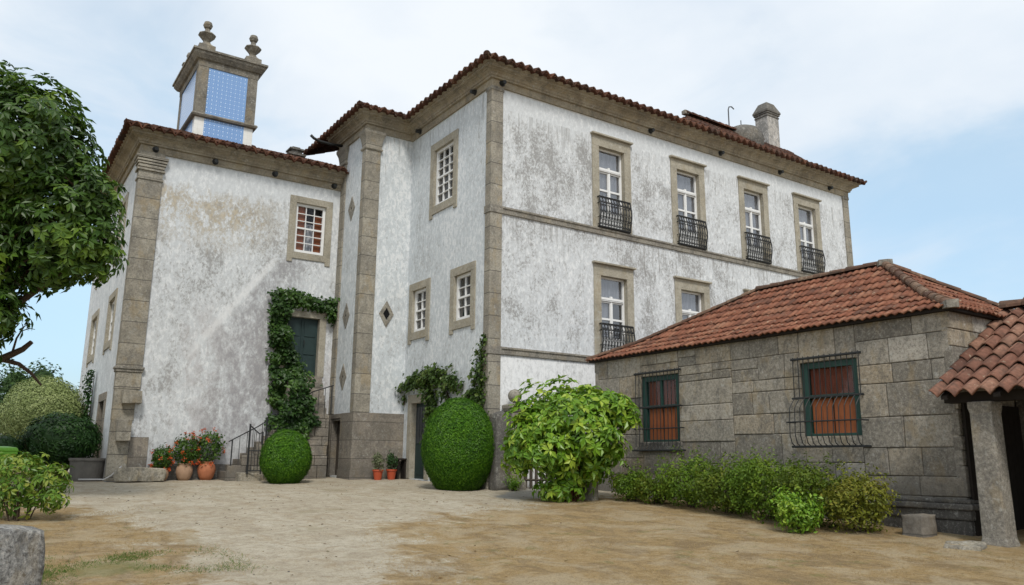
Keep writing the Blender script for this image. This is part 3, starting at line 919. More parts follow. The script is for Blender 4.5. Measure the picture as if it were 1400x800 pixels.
def french(x0, x1, ztop, zbot, rail, style, dark_right=False, top_label=None):
    F = F_main
    mb, op = surround(F, x0, x1, zbot, ztop, .27, .34, 0.0, cap=True)
    holes('main', x0 + .12, x1 - .12, zbot, ztop - .12)
    win = mb.build('french_window', 'stone_trim', house, bevel=.006)
    a, b, c, e = op
    # white frame: outer frame, transom, two leaves
    fb = MB(); d0, d1 = -.19, -.12
    fw = .05
    F.box(fb, a, a + fw, c, e, d0, d1); F.box(fb, b - fw, b, c, e, d0, d1)
    F.box(fb, a + fw, b - fw, e - fw, e, d0, d1 - .002)
    zt_ = e - .66
    F.box(fb, a + fw, b - fw, zt_ - .03, zt_ + .035, d0, d1 + .012)
    F.box(fb, a + fw, b - fw, zt_ - .075, zt_ - .055, d0, d1 + .03)
    m_ = (a + b) / 2
    F.box(fb, m_ - .04, m_ + .04, zt_ + .035, zt_ + .085, d0, d1 + .01)      # little keystone ornament on the transom
    F.box(fb, m_ - .028, m_ + .028, c, zt_ - .085, d0, d1 + .01)
    for l0, l1 in ((a + fw, m_ - .028), (m_ + .028, b - fw)):
        F.box(fb, l0, l0 + .026, c, zt_ - .085, d0 + .01, d1 - .01)
        F.box(fb, l1 - .026, l1, c, zt_ - .085, d0 + .01, d1 - .01)
        zr = c + (zt_ - c) * .655
        F.box(fb, l0 + .026, l1 - .026, zr - .03, zr + .03, d0 + .012, d1 - .012)
        F.box(fb, l0 + .026, l1 - .026, c, c + .62, d0 + .012, d1 - .016)     # solid bottom panel
        F.box(fb, l0 + .026, l1 - .026, zt_ - .125, zt_ - .085, d0 + .012, d1 - .014)
    fb.build('frame', 'white', win)
    pane(F, (a + .03, b - .03, c + .3, e - .03), -.165, 'glass', win)
    curtain(F, a, m_, c, zt_, -.215, 'curtain', win)
    curtain(F, m_, b, c, zt_, -.215, 'curtain_shaded' if dark_right else 'curtain', win)  # dark right leaf carries the reflected trees in its colour
    curtain(F, a, b, zt_, e, -.225, 'curtain', win)
    if rail: railing(F, a - .12 + .03, b + .12, c + .02, c + .98, win)
    return win

XW4 = [(3.64, 5.22), (7.02, 8.62), (10.38, 11.96), (13.46, 15.06)]
for i, (a, b) in enumerate(XW4):
    french(a, b, 10.44, ZB2 + .003, True, 0)
for i, (a, b) in enumerate(XW4):
    french(a, b, 6.32, ZL2 + .003, i == 0, 1, dark_right=True)

def sash_window(F, key, s0, s1, z0, z1, sw, cols, rows, split, name='sash_window', curtains='curtain_shaded', glass='glass_mid', ears=.12, top=None, sill=None, depth=.24):
    top = top or sw; sill = sill or sw
    mb, op = surround(F, s0, s1, z0, z1, sw, top, sill, ears=ears)
    holes(key, s0 + sw * .5, s1 - sw * .5, z0 + sill * .5, z1 - top * .5)
    win = mb.build(name, 'stone_trim', house, bevel=.006)
    fb = MB()
    ia = sash(fb, F, op, .085, -.14, -.06, cols, rows, split, mw=.024)
    fb.build('frame', 'white', win)
    pane(F, op, -.125, glass, win)
    if curtains: curtain(F, op[0], op[1], op[2], op[3], -.30, curtains, win)
    return win, op

# left face of the main block
sash_window(F_side, 'side', -3.60, -1.89, 8.02, 10.38, .25, 3, 6, 3)
sash_window(F_side, 'side', -2.14, -.74, 4.19, 6.01, .24, 2, 4, 2)
sash_window(F_side, 'side', -4.79, -3.40, 4.20, 6.02, .24, 2, 4, 2)
# the wing's front window, with red shutters folded back behind the panes
win, op = sash_window(F_wing, 'wing', -3.39, -1.93, 6.91, 9.03, .22, 3, 6, 3, curtains=None, glass='glass_dark')
a, b, c, e = op
mb = MB(); F_wing.box(mb, a, a + .36, c, e, -.20, -.17); F_wing.box(mb, b - .33, b, c, e - .3, -.21, -.18)
mb.build('shutter', 'shutter', win)
curtain(F_wing, a + .36, b - .33, c, c + 1.05, -.20, 'lace', win)
curtain(F_wing, a, b, c, e, -.42, 'curtain_shaded', win)
# wing's left wall
for (y0, y1) in ((8.9, 10.6), (13.1, 15.0)):
    sash_window(F_wl, 'wl', -y1, -y0, 3.85, 5.65, .22, 3, 4, 2, curtains='curtain')
    sash_window(F_wl, 'wl', -y1, -y0, 6.75, 8.75, .22, 3, 6, 3, curtains='curtain')

def door(F, key, s0, s1, z0, z1, sw, top, mat, panels, name='door', arch=False, handle=True, split=True, smat='stone_trim', grille=False):
    mb, op = surround(F, s0, s1, z0, z1, sw, top, 0.0)
    holes(key, s0 + sw * .5, s1 - sw * .5, z0, z1 - top * .5)
    dr = mb.build(name, smat, house, bevel=.006)
    a, b, c, e = op
    lb = MB()
    F.box(lb, a, b, c, e, -.20, -.15)
    n_ = 2 if split else 1
    for i in range(n_):
        l0 = a + (b - a) * i / n_ + .03; l1 = a + (b - a) * (i + 1) / n_ - .03
        zs = np.linspace(c + .08, e - .05, panels + 1)
        for q0, q1 in zip(zs, zs[1:]):
            F.box(lb, l0 + .05, l1 - .05, q0 + .04, q1 - .04, -.15, -.128)
    if split: F.box(lb, (a + b) / 2 - .022, (a + b) / 2 + .022, c, e, -.15, -.115)
    lb.build('leaf', mat, dr, bevel=.005)
    if grille:
        gb = MB()
        F.box(gb, a + .1, b - .1, c + 1.05, e - .12, -.127, -.124)
        for i in range(5):
            s = a + .12 + (b - a - .24) * i / 4
            F.box(gb, s - .008, s + .008, c + 1.05, e - .12, -.124, -.105)
        for i in range(6):
            z = c + 1.07 + (e - c - 1.21) * i / 5
            F.box(gb, a + .1, b - .1, z - .008, z + .008, -.124, -.108)
        gb.build('door_grille', 'metal_grey', dr)
    if handle:
        hb = MB(); s = (a + b) / 2 + .07
        hb.tube([F.P(s, c + 1.0, -.12), F.P(s, c + 1.0, -.06), F.P(s, c + 1.14, -.06), F.P(s, c + 1.14, -.12)], .012, 6)
        hb.build('handle', 'iron', dr)
    return dr

door(F_wing, 'wing', -3.42, -1.93, 3.12, 5.20, .22, .2, 'teal_door', 3)
dr = door(F_side, 'side', -4.62, -3.2, -.03, 2.48, .24, .26, 'teal_door', 2, split=False, grille=True)
door(F_wl, 'wl', -10.3, -8.7, 0.0, 2.45, .25, .25, 'wood_dark', 3, smat='stone_base', handle=False)
door(F_wl, 'wl', -14.4, -13.0, 0.0, 2.3, .2, .2, 'wood_dark', 2, smat='stone_base', handle=False)
door(F_pl, 'pl', -6.72, -5.90, .03, 1.78, .07, .07, 'wood_grey', 1, split=False, smat='stone_base', handle=True)

# walls
def wall(F, key, s0, s1, z0, z1, mat):
    mb = MB(); F.wall(mb, s0, s1, z0, z1, wall_holes.get(key, []), .5)
    return mb.build('wall', mat, house)
wall(F_main, 'main', 0, XE, -.6, ZT + .4, 'plaster_main')
wall(F_side, 'side', -YP, 0, -.6, ZT + .4, 'plaster_side')
wall(F_pr, 'pr', XP, 0, -.3, ZT + .4, 'plaster_side')
wall(F_pl, 'pl', -YW - .25, -YP, -.3, ZT + .4, 'plaster_side')
wall(F_wing, 'wing', XW, XP - .002, -.3, ZW + .4, 'plaster_wing')
wall(F_wl, 'wl', -YE, -YW, -.3, ZW + .4, 'plaster_wingside')
mb = MB()
F_end.wall(mb, 0, YB, -.6, ZT + .4, [])
mb.quad((XE, YB, -.6), (0, YB, -.6), (0, YB, ZT + .4), (XE, YB, ZT + .4))
mb.quad((0, YB, -.6), (0, YW + .25, -.6), (0, YW + .25, ZT + .4), (0, YB, ZT + .4))
mb.quad((0, YW + .25, ZW), (XP, YW + .25, ZW), (XP, YW + .25, ZT + .4), (0, YW + .25, ZT + .4))
mb.quad((0, YE, -.3), (XW, YE, -.3), (XW, YE, ZW + .4), (0, YE, ZW + .4))
mb.quad((0, YB, -.3), (0, YE, -.3), (0, YE, ZW + .4), (0, YB, ZW + .4))
mb.build('wall', 'plaster_side', house)
# black boxes filling the rooms, added so that nothing shines through
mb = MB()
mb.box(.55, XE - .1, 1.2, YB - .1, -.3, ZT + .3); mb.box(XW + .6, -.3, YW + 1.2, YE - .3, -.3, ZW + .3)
mb.build('dark_fill', 'dark_in', house)

# string courses, base courses
def band(path, prof, mat, name='string_course', closed=False, bevel=0):
    mb = MB(); profile(mb, path, closed, prof)
    return mb.build(name, mat, house)
for z0, z1, nm in ((ZB1, ZB2, 0), (ZL1, ZL2, 1)):
    segs = [(.345, XE - .315)]
    for a, b in segs:
        band([(a, 0), (b, 0)], [(-.05, z0), (.05, z0 + .01), (.055, z1 - .07), (.085, z1 - .05), (.085, z1), (-.05, z1 + .01)], 'stone_band')
# cornices
MAINP = [(0, 0), (XE, 0), (XE, YB), (0, YB), (0, YW + .25), (XP, YW + .25), (XP, YP), (0, YP)]
WINGP = [(XW, YW), (XP - .06, YW)]
CORN = [(-.05, 0), (.06, 0), (.065, .20), (.13, .21), (.135, .27), (.16, .275), (.18, .34), (.25, .385), (.30, .395), (.30, .42), (.37, .43), (.375, .50), (.42, .505), (.45, .56), (-.05, .60)]
band(MAINP, [(o, ZT + z) for o, z in CORN], 'stone_cornice', 'cornice', True)
band([(XW, YE), (XW, YW), (XP - .03, YW)][::1], [(o, ZW + z) for o, z in CORN], 'stone_cornice', 'cornice', False)

# pilasters
def pil(boxes, name='pilaster', mat='stone_pil', bevel=.012, flare=None):
    mb = MB()
    for b in boxes: mb.box(*b)
    return mb.build(name, mat, house, bevel=bevel)
# main corner: two faces, wrapped by the string courses
pil([(-.05, .34, -.05, .24, -.6, ZT)])
for q in ((-.075, .36, -.075, .26, ZB1 - .01, ZB2 + .012), (-.075, .36, -.075, .26, ZL1 - .01, ZL2 + .012), (-.065, .37, -.065, .27, ZT - .12, ZT + .002)): pil([q], 'pilaster_band', 'stone_band')
pil([(XE - .31, XE + .05, -.05, .3, -.6, ZT)])
pil([(XE - .33, XE + .07, -.075, .32, ZT - .12, ZT + .002)], 'pilaster_band', 'stone_band')
def capital(x0, x1, y0, y1, z0, z1, fl, parent_mat='stone_pil'):
    mb = MB()
    prof_ = [(0.03, 0), (.05, .03), (.05, .07), (.01, .09), (.02, .22), (fl * .45, (z1 - z0) * .62), (fl, (z1 - z0) * .86), (fl, z1 - z0)]
    rings = []
    for o, z in prof_:
        rings.append([(x0 - o, y0 - o, z0 + z), (x1 + o, y0 - o, z0 + z), (x1 + o, y1 + o, z0 + z), (x0 - o, y1 + o, z0 + z)])
    for a, b in zip(rings, rings[1:]):
        for i in range(4):
            mb.quad(a[i], a[(i + 1) % 4], b[(i + 1) % 4], b[i])
    mb.quad(*rings[-1]); mb.quad(*rings[0][::-1])
    return mb.build('capital', parent_mat, house)
# projecting bay: front corner and far corner
pil([(XP - .05, XP + .47, YP - .05, YP + .26, 1.93, 10.42)])
capital(XP - .05, XP + .47, YP - .05, YP + .26, 10.36, ZT + .003, .11)
pil([(XP - .05, XP + .3, YW - .36, YW + .20, 1.93, 10.42)])
capital(XP - .05, XP + .3, YW - .36, YW + .20, 10.36, ZT + .003, .11)
# granite base of the bay, built round the small door
mb = MB()
mb.box(XP - .06, .0, YP - .06, YP - .002, -.3, 1.92)
mb.box(XP - .06, XP - .002, YP - .001, 5.90, -.3, 1.92)
mb.box(XP - .06, XP - .002, 6.72, YW - .001, -.3, 1.92)
mb.box(XP - .058, XP - .003, 5.90, 6.72, 1.78, 1.918)
mb.build('base_course', 'stone_base', house)
mb = MB(); mb.box(XP - .10, .02, YP - .10, YP - .061, -.3, .22); mb.box(XP - .10, XP - .061, YP - .06, 5.88, -.3, .22)
mb.build('base_course', 'stone_base', house)
# wing corner pilaster with its mouldings and the toothing stones below
pil([(XW - .04, -7.31, YW - .07, YW + .3, 3.05, 8.55)])
mb = MB()
for o, z0, z1 in ((.0, 8.55, ZW), (.03, 8.62, 8.68), (.055, 8.90, 8.95), (.035, 9.0, 9.08), (.06, 9.1, 9.16), (.085, 9.18, 9.24), (.11, 9.27, 9.34), (.02, 9.35, ZW + .002)):
    mb.box(XW - .04 - o, -7.31 + o, YW - .07 - o, YW + .3 + o, z0, z1)
mb.build('capital', 'stone_pil', house)
pil([(XW - .07, -7.28, YW - .10, YW + .3, 2.9, 2.98), (XW - .10, -7.26, YW - .13, YW + .3, 2.98, 3.05)], 'pilaster_band', 'stone_band')
pil([(XW - .04, -7.31, YW - .07, YW + .25, 2.42, 2.9), (XW - .03, -7.40, YW - .06, YW + .25, 1.55, 2.42), (XW - .02, -7.45, YW - .05, YW + .25, -.1, 1.55)])
for (x0, x1, z0, z1, d) in ((-7.78, -7.27, 2.02, 2.38, .26), (-7.83, -7.47, .98, 1.55, .28)):
    mb = MB(); rock(mb, ((x0 + x1) / 2, YW - d / 2, (z0 + z1) / 2), (x1 - x0, d + .15, z1 - z0), 0, .5, .03)
    mb.build('toothing_stone', 'stone_pil', house)
# patch of bare stone under the toothing, dark plinth of the wing and a kerb before it
mb = MB(); mb.box(-7.44, -6.95, YW - .03, YW + .1, -.1, 1.1); mb.build('bare_stone', 'stone_base', house, bevel=.01)
mb = MB(); mb.box(-6.9, XP - .07, YW - .05, YW + .1, -.1, .36)
mb.build('base_course', 'stone_dark', house, bevel=.01)
# black iron drain spouts in the frieze
def spouts(F, ss, z, d=.06):
    for s in ss:
        mb = MB()
        mb.tube([F.P(s, z, d - .05), F.P(s, z - .01, d + .16)], [.075, .06], 8)
        mb.tube([F.P(s, z, d - .03), F.P(s, z, d + .01)], .10, 8)
        mb.build('drain_spout', 'iron', house, smooth=False)
spouts(F_main, (.28, 6.1, 9.45, 12.7, 15.75), ZT + .13)
spouts(F_side, (-.85, -4.32), ZT + .13)
spouts(F_wing, (-7.58, -5.85, -3.97, -1.95), ZW + .11)
mb = MB()
mb.tube([(XP + .0, 7.0, 11.15), (-2.1, 7.0, 11.11), (-2.5, 7.0, 11.12), (-2.72, 7.0, 11.18), (-2.84, 7.0, 11.27)], .05, 8)
mb.build('gutter_spout', 'iron', house, smooth=True)

# diamond vents
def diamond(F, s, z, w_, h_, parent=house):
    mb = MB()
    P = F.P
    o_ = [(s, z + h_), (s + w_, z), (s, z - h_), (s - w_, z)]
    k_ = .48 if F is F_pr else .2
    i_ = [(s, z + h_ * k_), (s + w_ * k_, z), (s, z - h_ * k_), (s - w_ * k_, z)]
    for k in range(4):
        a, b = o_[k], o_[(k + 1) % 4]; c_, d_ = i_[k], i_[(k + 1) % 4]
        mb.quad(P(*a, .025), P(*c_, .03), P(*d_, .03), P(*b, .025))
        mb.quad(P(*a, .025), P(*b, .025), P(*b, -.02), P(*a, -.02))
        mb.quad(P(*c_, .03), P(*c_, -.01), P(*d_, -.01), P(*d_, .03))
    v = mb.build('diamond_vent', 'stone_band', parent)
    mb = MB(); k_ *= .95; q = [(s, z + h_ * k_), (s + w_ * k_, z), (s, z - h_ * k_), (s - w_ * k_, z)]
    mb.quad(*[P(*k, .006) for k in q]); mb.build('dark_vent_plate', 'dark_in', v)  # black plate paints the shaded depth of the vent
diamond(F_pr, -.72, 5.03, .25, .43)
for z in (8.62, 5.02, 3.06): diamond(F_pl, -6.0, z, .27, .42)

# roofs
EO = .60; HZ = ZT + .56; PIT = .40
zf = lambda t: t * PIT
e = EO
A_ = (-e, -e, HZ)
slope((-e, -e, HZ), (1, 0, 0), (0, 1, 0), XE + 2 * e, 6.6, zf,
      [((-e, -e, 0), (-1, 1, 0)), ((XE + e, -e, 0), (1, 1, 0))], 'roof', 'tile_eave', house, period=.30, amp=.09, thick=.05, seed=2)
slope((-e, YP + 7, HZ), (0, -1, 0), (1, 0, 0), YP + 7 + e, 6.6, zf,
      [((-e, -e, 0), (1, -1, 0)), ((-e, YP - e, 0), (-1, 1, 0))], 'roof', 'tile_eave', house, period=.30, amp=.09, thick=.05, seed=3)
slope((XE + e, -e, HZ), (0, 1, 0), (-1, 0, 0), YB + 2 * e, 6.6, zf,
      [((XE + e, -e, 0), (-1, -1, 0)), ((XE + e, YB + e, 0), (-1, 1, 0))], 'roof', 'tile_eave', house, period=.3, seg=4, seed=4)
slope((XE + e, YB + e, HZ), (-1, 0, 0), (0, -1, 0), XE + 2 * e, 6.6, zf,
      [((XE + e, YB + e, 0), (1, -1, 0)), ((-e, YB + e, 0), (-1, -1, 0))], 'roof', 'tile_eave', house, period=.3, seg=4, seed=5)
# bay roof
slope((XP - e, YW + 2.6, HZ), (0, -1, 0), (1, 0, 0), YW + 2.6 - YP + e, 2.4, zf,
      [((XP - e, YP - e, 0), (1, -1, 0))], 'roof', 'tile_eave', house, period=.30, amp=.09, thick=.05, seed=6)
slope((XP - e, YP - e, HZ), (1, 0, 0), (0, 1, 0), 5, 3.4, zf,
      [((XP - e, YP - e, 0), (-1, 1, 0)), ((-e, YP - e, 0), (1, -1, 0))], 'roof', 'tile_eave', house, period=.30, amp=.09, thick=.05, seed=7)
# wing roof
HW = ZW + .56
slope((XW - e, YW - e, HW), (1, 0, 0), (0, 1, 0), 8.2 + e, 5.0, zf,
      [((XW - e, YW - e, 0), (-1, 1, 0)), ((XP - .05, 0, 0), (1, 0, 0))], 'roof', 'tile_eave', house, period=.30, amp=.09, thick=.05, seed=8)
slope((XW - e, YE + e, HW), (0, -1, 0), (1, 0, 0), YE - YW + 2 * e, 5.0, zf,
      [((XW - e, YW - e, 0), (1, -1, 0)), ((XW - e, YE + e, 0), (1, 1, 0))], 'roof', 'tile_eave', house, period=.30, amp=.09, thick=.05, seed=9)
# soffit boards under the tiles
mb = MB(); profile(mb, MAINP, True, [(.44, ZT + .555), (.575, ZT + .575), (.575, ZT + .60), (.3, ZT + .62)])
mb.build('eave_tiles', 'tile_eave', house)
mb = MB(); profile(mb, [(XW, YE), (XW, YW), (XP - .06, YW)], False, [(.44, ZW + .555), (.575, ZW + .575), (.575, ZW + .60), (.3, ZW + .62)])
mb.build('eave_tiles', 'tile_eave', house)
caps([(XW - e + .05, YW - e + .05, HW + .02), (XW + 4.4, YW + 4.4, HW + 5 * PIT + .08)], 'hip_tiles', 'tile_eave', house, r=.085)
caps([(-e + .05, -e + .05, HZ + .02), (6, 6, HZ + 6.6 * PIT + .08)], 'hip_tiles', 'tile_eave', house, r=.085)
caps([(XP - e + .05, YP - e + .05, HZ + .02), (XP + 1.8, YP + 1.8, HZ + 2.4 * PIT + .08)], 'hip_tiles', 'tile_eave', house, r=.085)
# raised lantern roof behind the eaves, dome and chimneys
LZ = 13.86
slope((9.0, .75, LZ - 1.6), (1, 0, 0), (0, 1, 0), 8.0, 1.85, lambda t: t * .88,
      [((10.6, 2.5, 0), (-1.1, 1, 0))], 'lantern_roof', 'tile_eave', house, seed=10)
slope((8.9, 4.2, LZ - 1.6), (0, -1, 0), (1, 0, 0), 3.5, 1.85, lambda t: t * .88,
      [((10.6, 2.5, 0), (1.1, -1, 0))], 'lantern_roof', 'tile_eave', house, seed=11)
caps([(10.55, 2.5, LZ + .05), (15.2, 2.5, LZ + .03)], 'ridge_tiles', 'tile_eave', house, r=.12)
mb = MB(); rock(mb, (10.55, 2.5, LZ + .07), (.22, .2, .16), 0, .5, .02); mb.build('ridge_end', 'stone_band', house)
mb = MB(); mb.box(9.2, 16.8, .9, 2.6, 11.7, LZ - 1.55); mb.build('lantern_wall', 'plaster_side', house)
mb = MB()
mb.lathe([(.85, -1.2), (.85, -.15), (.80, 0), (.66, .18), (.42, .30), (.12, .36), (.02, .37)], (14.15, 2.7, 13.95), 24)
dome = mb.build('water_tank_dome', 'stone_dark', house, smooth=True)
mb = MB(); mb.tube([(13.1, 2.5, 13.7), (13.1, 2.5, 14.75), (13.15, 2.5, 14.88), (13.3, 2.5, 14.93), (13.45, 2.5, 14.86)], .025, 6)
mb.build('vent_pipe', 'metal_grey', house); mb = MB(); mb.tube([(14.1, 2.7, 14.2), (14.1, 2.7, 14.6)], .02, 6)
mb.build('vent_pipe', 'metal_grey', house)
# tall rendered chimney
mb = MB(); mb.box(15.62, 16.36, 2.5, 3.15, 11.8, 15.30)
ch = mb.build('chimney', 'chim', house)
mb = MB()
for o, z0, z1 in ((.03, 15.16, 15.22), (.05, 15.28, 15.36), (.08, 15.36, 15.46)):
    mb.box(15.62 - o, 16.36 + o, 2.5 - o, 3.15 + o, z0, z1)
mb.hexa([(15.55, 2.43, 15.46), (16.43, 2.43, 15.46), (16.43, 3.22, 15.46), (15.55, 3.22, 15.46), (15.74, 2.6, 15.86), (16.24, 2.6, 15.86), (16.24, 3.05, 15.86), (15.74, 3.05, 15.86)])
mb.build('chimney_cap', 'stone_dark', ch, bevel=.015)
# small stepped pot on the wing roof
mb = MB()
for i, (r_, z0, z1) in enumerate(((.30, 10.4, 11.0), (.24, 11.0, 11.14), (.31, 11.14, 11.22), (.20, 11.22, 11.36), (.26, 11.36, 11.42), (.14, 11.42, 11.5))):
    mb.box(-2.70 - r_, -2.70 + r_, 9.0 - r_, 9.0 + r_, z0, z1)
mb.build('chimney', 'stone_dark', house)

# blue tiled tower chimney with corner urns
TX0, TX1, TY0, TY1 = -6.37, -4.50, 8.03, 10.9
tw = MB(); tw.box(TX0, TX1, TY0, TY1, 9.9, 13.45)
tower = tw.build('tiled_chimney', 'white_tile', house)
for x0, x1 in ((TX0 - .03, TX0 + .30), (TX1 - .30, TX1 + .03)):
    for y0, y1 in ((TY0 - .03, TY0 + .30), (TY1 - .30, TY1 + .03)):
        mb = MB(); mb.box(x0, x1, y0, y1, 11.56, 13.38); mb.build('corner_pier', 'stone_tower', tower, bevel=.01)
mb = MB()
for x0, x1, y0, y1 in ((TX0 + .30, TX1 - .30, TY0 - .012, TY0 + .1), (TX0 - .012, TX0 + .1, TY0 + .30, TY1 - .30)):
    mb.box(x0, x1, y0, y1, 11.58, 13.3); mb.box(x0 - .0, x1 + .0, y0, y1, 10.0, 11.42)
mb.build('blue_tile_panel', 'azul', tower)
def ring(mb, x0, x1, y0, y1, prof_):
    profile(mb, [(x0, y0), (x1, y0), (x1, y1), (x0, y1)], True, prof_)
mb = MB(); ring(mb, TX0, TX1, TY0, TY1, [(-.02, 11.42), (.10, 11.44), (.13, 11.50), (.10, 11.55), (-.02, 11.57)])
mb.build('tower_moulding', 'stone_tower', tower)
mb = MB(); ring(mb, TX0, TX1, TY0, TY1, [(-.02, 13.22), (.04, 13.22), (.05, 13.42), (.12, 13.45), (.22, 13.58), (.24, 13.66), (.28, 13.67), (.28, 13.74), (-.2, 13.80)])
mb.box(TX0, TX1, TY0, TY1, 13.5, 13.78)
mb.build('tower_cornice', 'stone_tower', tower)
for x in (TX0 + .17, TX1 - .17):
    for y in (TY0 + .17, TY1 - .17):
        mb = MB(); mb.lathe([(.26, 13.76), (.26, 13.98), (.19, 14.02), (.12, 14.1), (.10, 14.16)], (x, y, 0), 4, sq=True)
        mb.lathe([(.09, 14.14), (.12, 14.22), (.24, 14.36), (.29, 14.42), (.27, 14.46), (.14, 14.52), (.09, 14.58), (.08, 14.68)], (x, y, 0), 8)
        mb.lathe([(.03, 14.66), (.12, 14.70), (.155, 14.79), (.12, 14.90), (.03, 14.95)], (x, y, 0), 12)
        mb.build('urn_finial', 'stone_tower', tower)
mb = MB(); mb.lathe([(.4, 13.7), (.36, 13.9), (.2, 14.02), (.05, 14.06)], ((TX0 + TX1) / 2, (TY0 + TY1) / 2, 0), 14)
mb.build('tower_dome', 'stone_dark', tower)

# ------------------------------------------------------------------ stairs by the wing
stair = thing('stone_staircase', (-3.4, 6.4, 0), 'worn granite staircase climbing along the wing to the high green door', 'staircase')
mb = MB()
ns = 11
for i in range(ns):
    x0 = -5.0 + i * .2; z1 = (i + 1) * .172
    mb.box(x0, -2.05, 6.0, YW - .06, -.2 if i == 0 else i * .172 + .001, z1, rnd.random())
for i in range(6):
    mb.box(-3.2 + 0, -2.05 - i * .002, 6.18 + i * .1, YW - .062, 1.892 + i * .2 + .001, 1.892 + (i + 1) * .2, rnd.random())
mb.build('steps', 'stone_base', stair, bevel=.012)
# coursed blocks of its side wall
mb = MB(); z = 0
while z < 1.8:
    h_ = rnd.uniform(.22, .34); x = -5.0 + max(0, z / .86)
    while x < -2.1:
        l_ = min(rnd.uniform(.3, .7), -2.05 - x)
        mb.box(x + .008, x + l_ - .008, 5.9, 6.0, z + .006 - .1 * (z == 0), min(1.86, z + h_) - .006, rnd.random()); x += l_
    z += h_
mb.build('side_wall', 'stone_base', stair, bevel=.01)
mb = MB(); mb.box(-4.75, -3.95, 5.55, 5.9, -.2, .14); mb.box(-4.35, -3.7, 5.75, 5.9, .14, .30)
mb.build('bottom_step', 'stone_old', stair, bevel=.02)
mb = MB()
hr = [(-5.0, 5.95, 1.0), (-4.2, 5.95, 1.45), (-2.6, 5.95, 2.55), (-1.95, 5.95, 2.78)]
mb.tube(hr, .016, 6)
for i in range(15):
    t = i / 14; x = -4.9 + 2.9 * t
    zt_ = np.interp(x, [p[0] for p in hr], [p[2] for p in hr]); zb = max(.0, min(1.89, (x + 5.0) * .86 + .1))
    mb.tube([(x, 5.95, zb), (x, 5.95, zt_)], .009 if i % 7 else .02, 5)
mb.build('handrail', 'iron', stair)
sg = thing('iron_gate', (-4.3, 5.5, 0), 'black wrought iron gate leaf standing open at the foot of the stairs', 'gate')
mb = MB()
mb.tube([(-4.55, 5.5, .1), (-4.55, 5.5, 1.5)], .028, 6); mb.tube([(-4.22, 5.35, .1), (-4.22, 5.35, 1.28)], .02, 6)
mb.tube([(-4.55, 5.5, 1.46), (-4.45, 5.45, 1.36), (-4.3, 5.39, 1.22), (-4.22, 5.35, 1.28)], .018, 6)
for z in (.2, .75): mb.tube([(-4.55, 5.5, z), (-4.22, 5.35, z)], .015, 6)
for i in range(1, 4):
    t = i / 4; mb.tube([(-4.55 + .33 * t, 5.5 - .15 * t, .2), (-4.55 + .33 * t, 5.5 - .15 * t, 1.4 - .2 * t)], .009, 5)
mb.build('gate_leaf', 'iron', sg)
mb = MB()
for i in range(7):
    x = -4.05 + i * .12; mb.tube([(x, 5.45, .15), (x + .0, 5.45, 1.42 - .02 * i), (x + .05, 5.42, 1.5 - .02 * i)], .011, 5)
mb.tube([(-4.1, 5.45, 1.2), (-3.3, 5.45, 1.12)], .014, 6); mb.tube([(-4.1, 5.45, .25), (-3.3, 5.45, .25)], .014, 6)
mb.tube([(-4.1, 5.45, .1), (-4.1, 5.45, 1.7)], .025, 6)
mb.build('side_railing', 'iron', sg)

# ------------------------------------------------------------------ stone outbuilding
XS, SY0, SY1, ZS = 2.368, -1.562, -10.781, 3.016
SD = 4.9
ob = thing('stone_outbuilding', (XS, -6.2, -.5), 'low granite outbuilding with red tiled hipped roof and barred green windows', 'outbuilding')
F_st = Fr((XS, 0, 0), (0, -1, 0), (-1, 0, 0))
SW = [(3.28, 4.53, 1.0, 2.56), (7.83, 9.05, 1.05, 2.47)]
def ashlar(F, s0, s1, rows, openings, seed, proud=.03, depth=.3, wmin=.45, wmax=1.5):
    rg = random.Random(seed); mb = MB()
    for z0, z1 in zip(rows, rows[1:]):
        ivs = [(s0, s1)]
        for (a, b, c, d) in openings:
            if d > z0 + .02 and c < z1 - .02:
                nv = []
                for (p, q) in ivs:
                    if b <= p or a >= q: nv.append((p, q)); continue
                    if a > p: nv.append((p, a))
                    if b < q: nv.append((b, q))
                ivs = nv
        for p, q in ivs:
            x = p
            while x < q - 1e-6:
                l_ = rg.uniform(wmin, wmax)
                if q - x - l_ < .3: l_ = q - x
                gp = .0045; tn = rg.random()
                if rg.random() < .13 and z1 - z0 > .36 and l_ > .5:      # two thin stones instead of a tall one
                    zm = z0 + (z1 - z0) * rg.uniform(.4, .6)
                    F.box(mb, x + gp, x + l_ - gp, z0 + gp, zm - gp, -.12, proud * rg.uniform(.5, 1.1), tn)
                    F.box(mb, x + gp, x + l_ - gp, zm + gp, z1 - gp, -.12, proud * rg.uniform(.5, 1.1), rg.random())
                else:
                    F.box(mb, x + gp, x + l_ - gp, z0 + gp, z1 - gp, -.12, proud * rg.uniform(.5, 1.15), tn)
                x += l_
    return mb
rows = [-.9, -.38, .02, .52, 1.0, 1.44, 1.98, 2.50, 2.80, 3.10]
ops = [(a, b, 1.0 if i == 0 else 1.0, 2.50) for i, (a, b, c, d) in enumerate(SW)]
mb = MB()
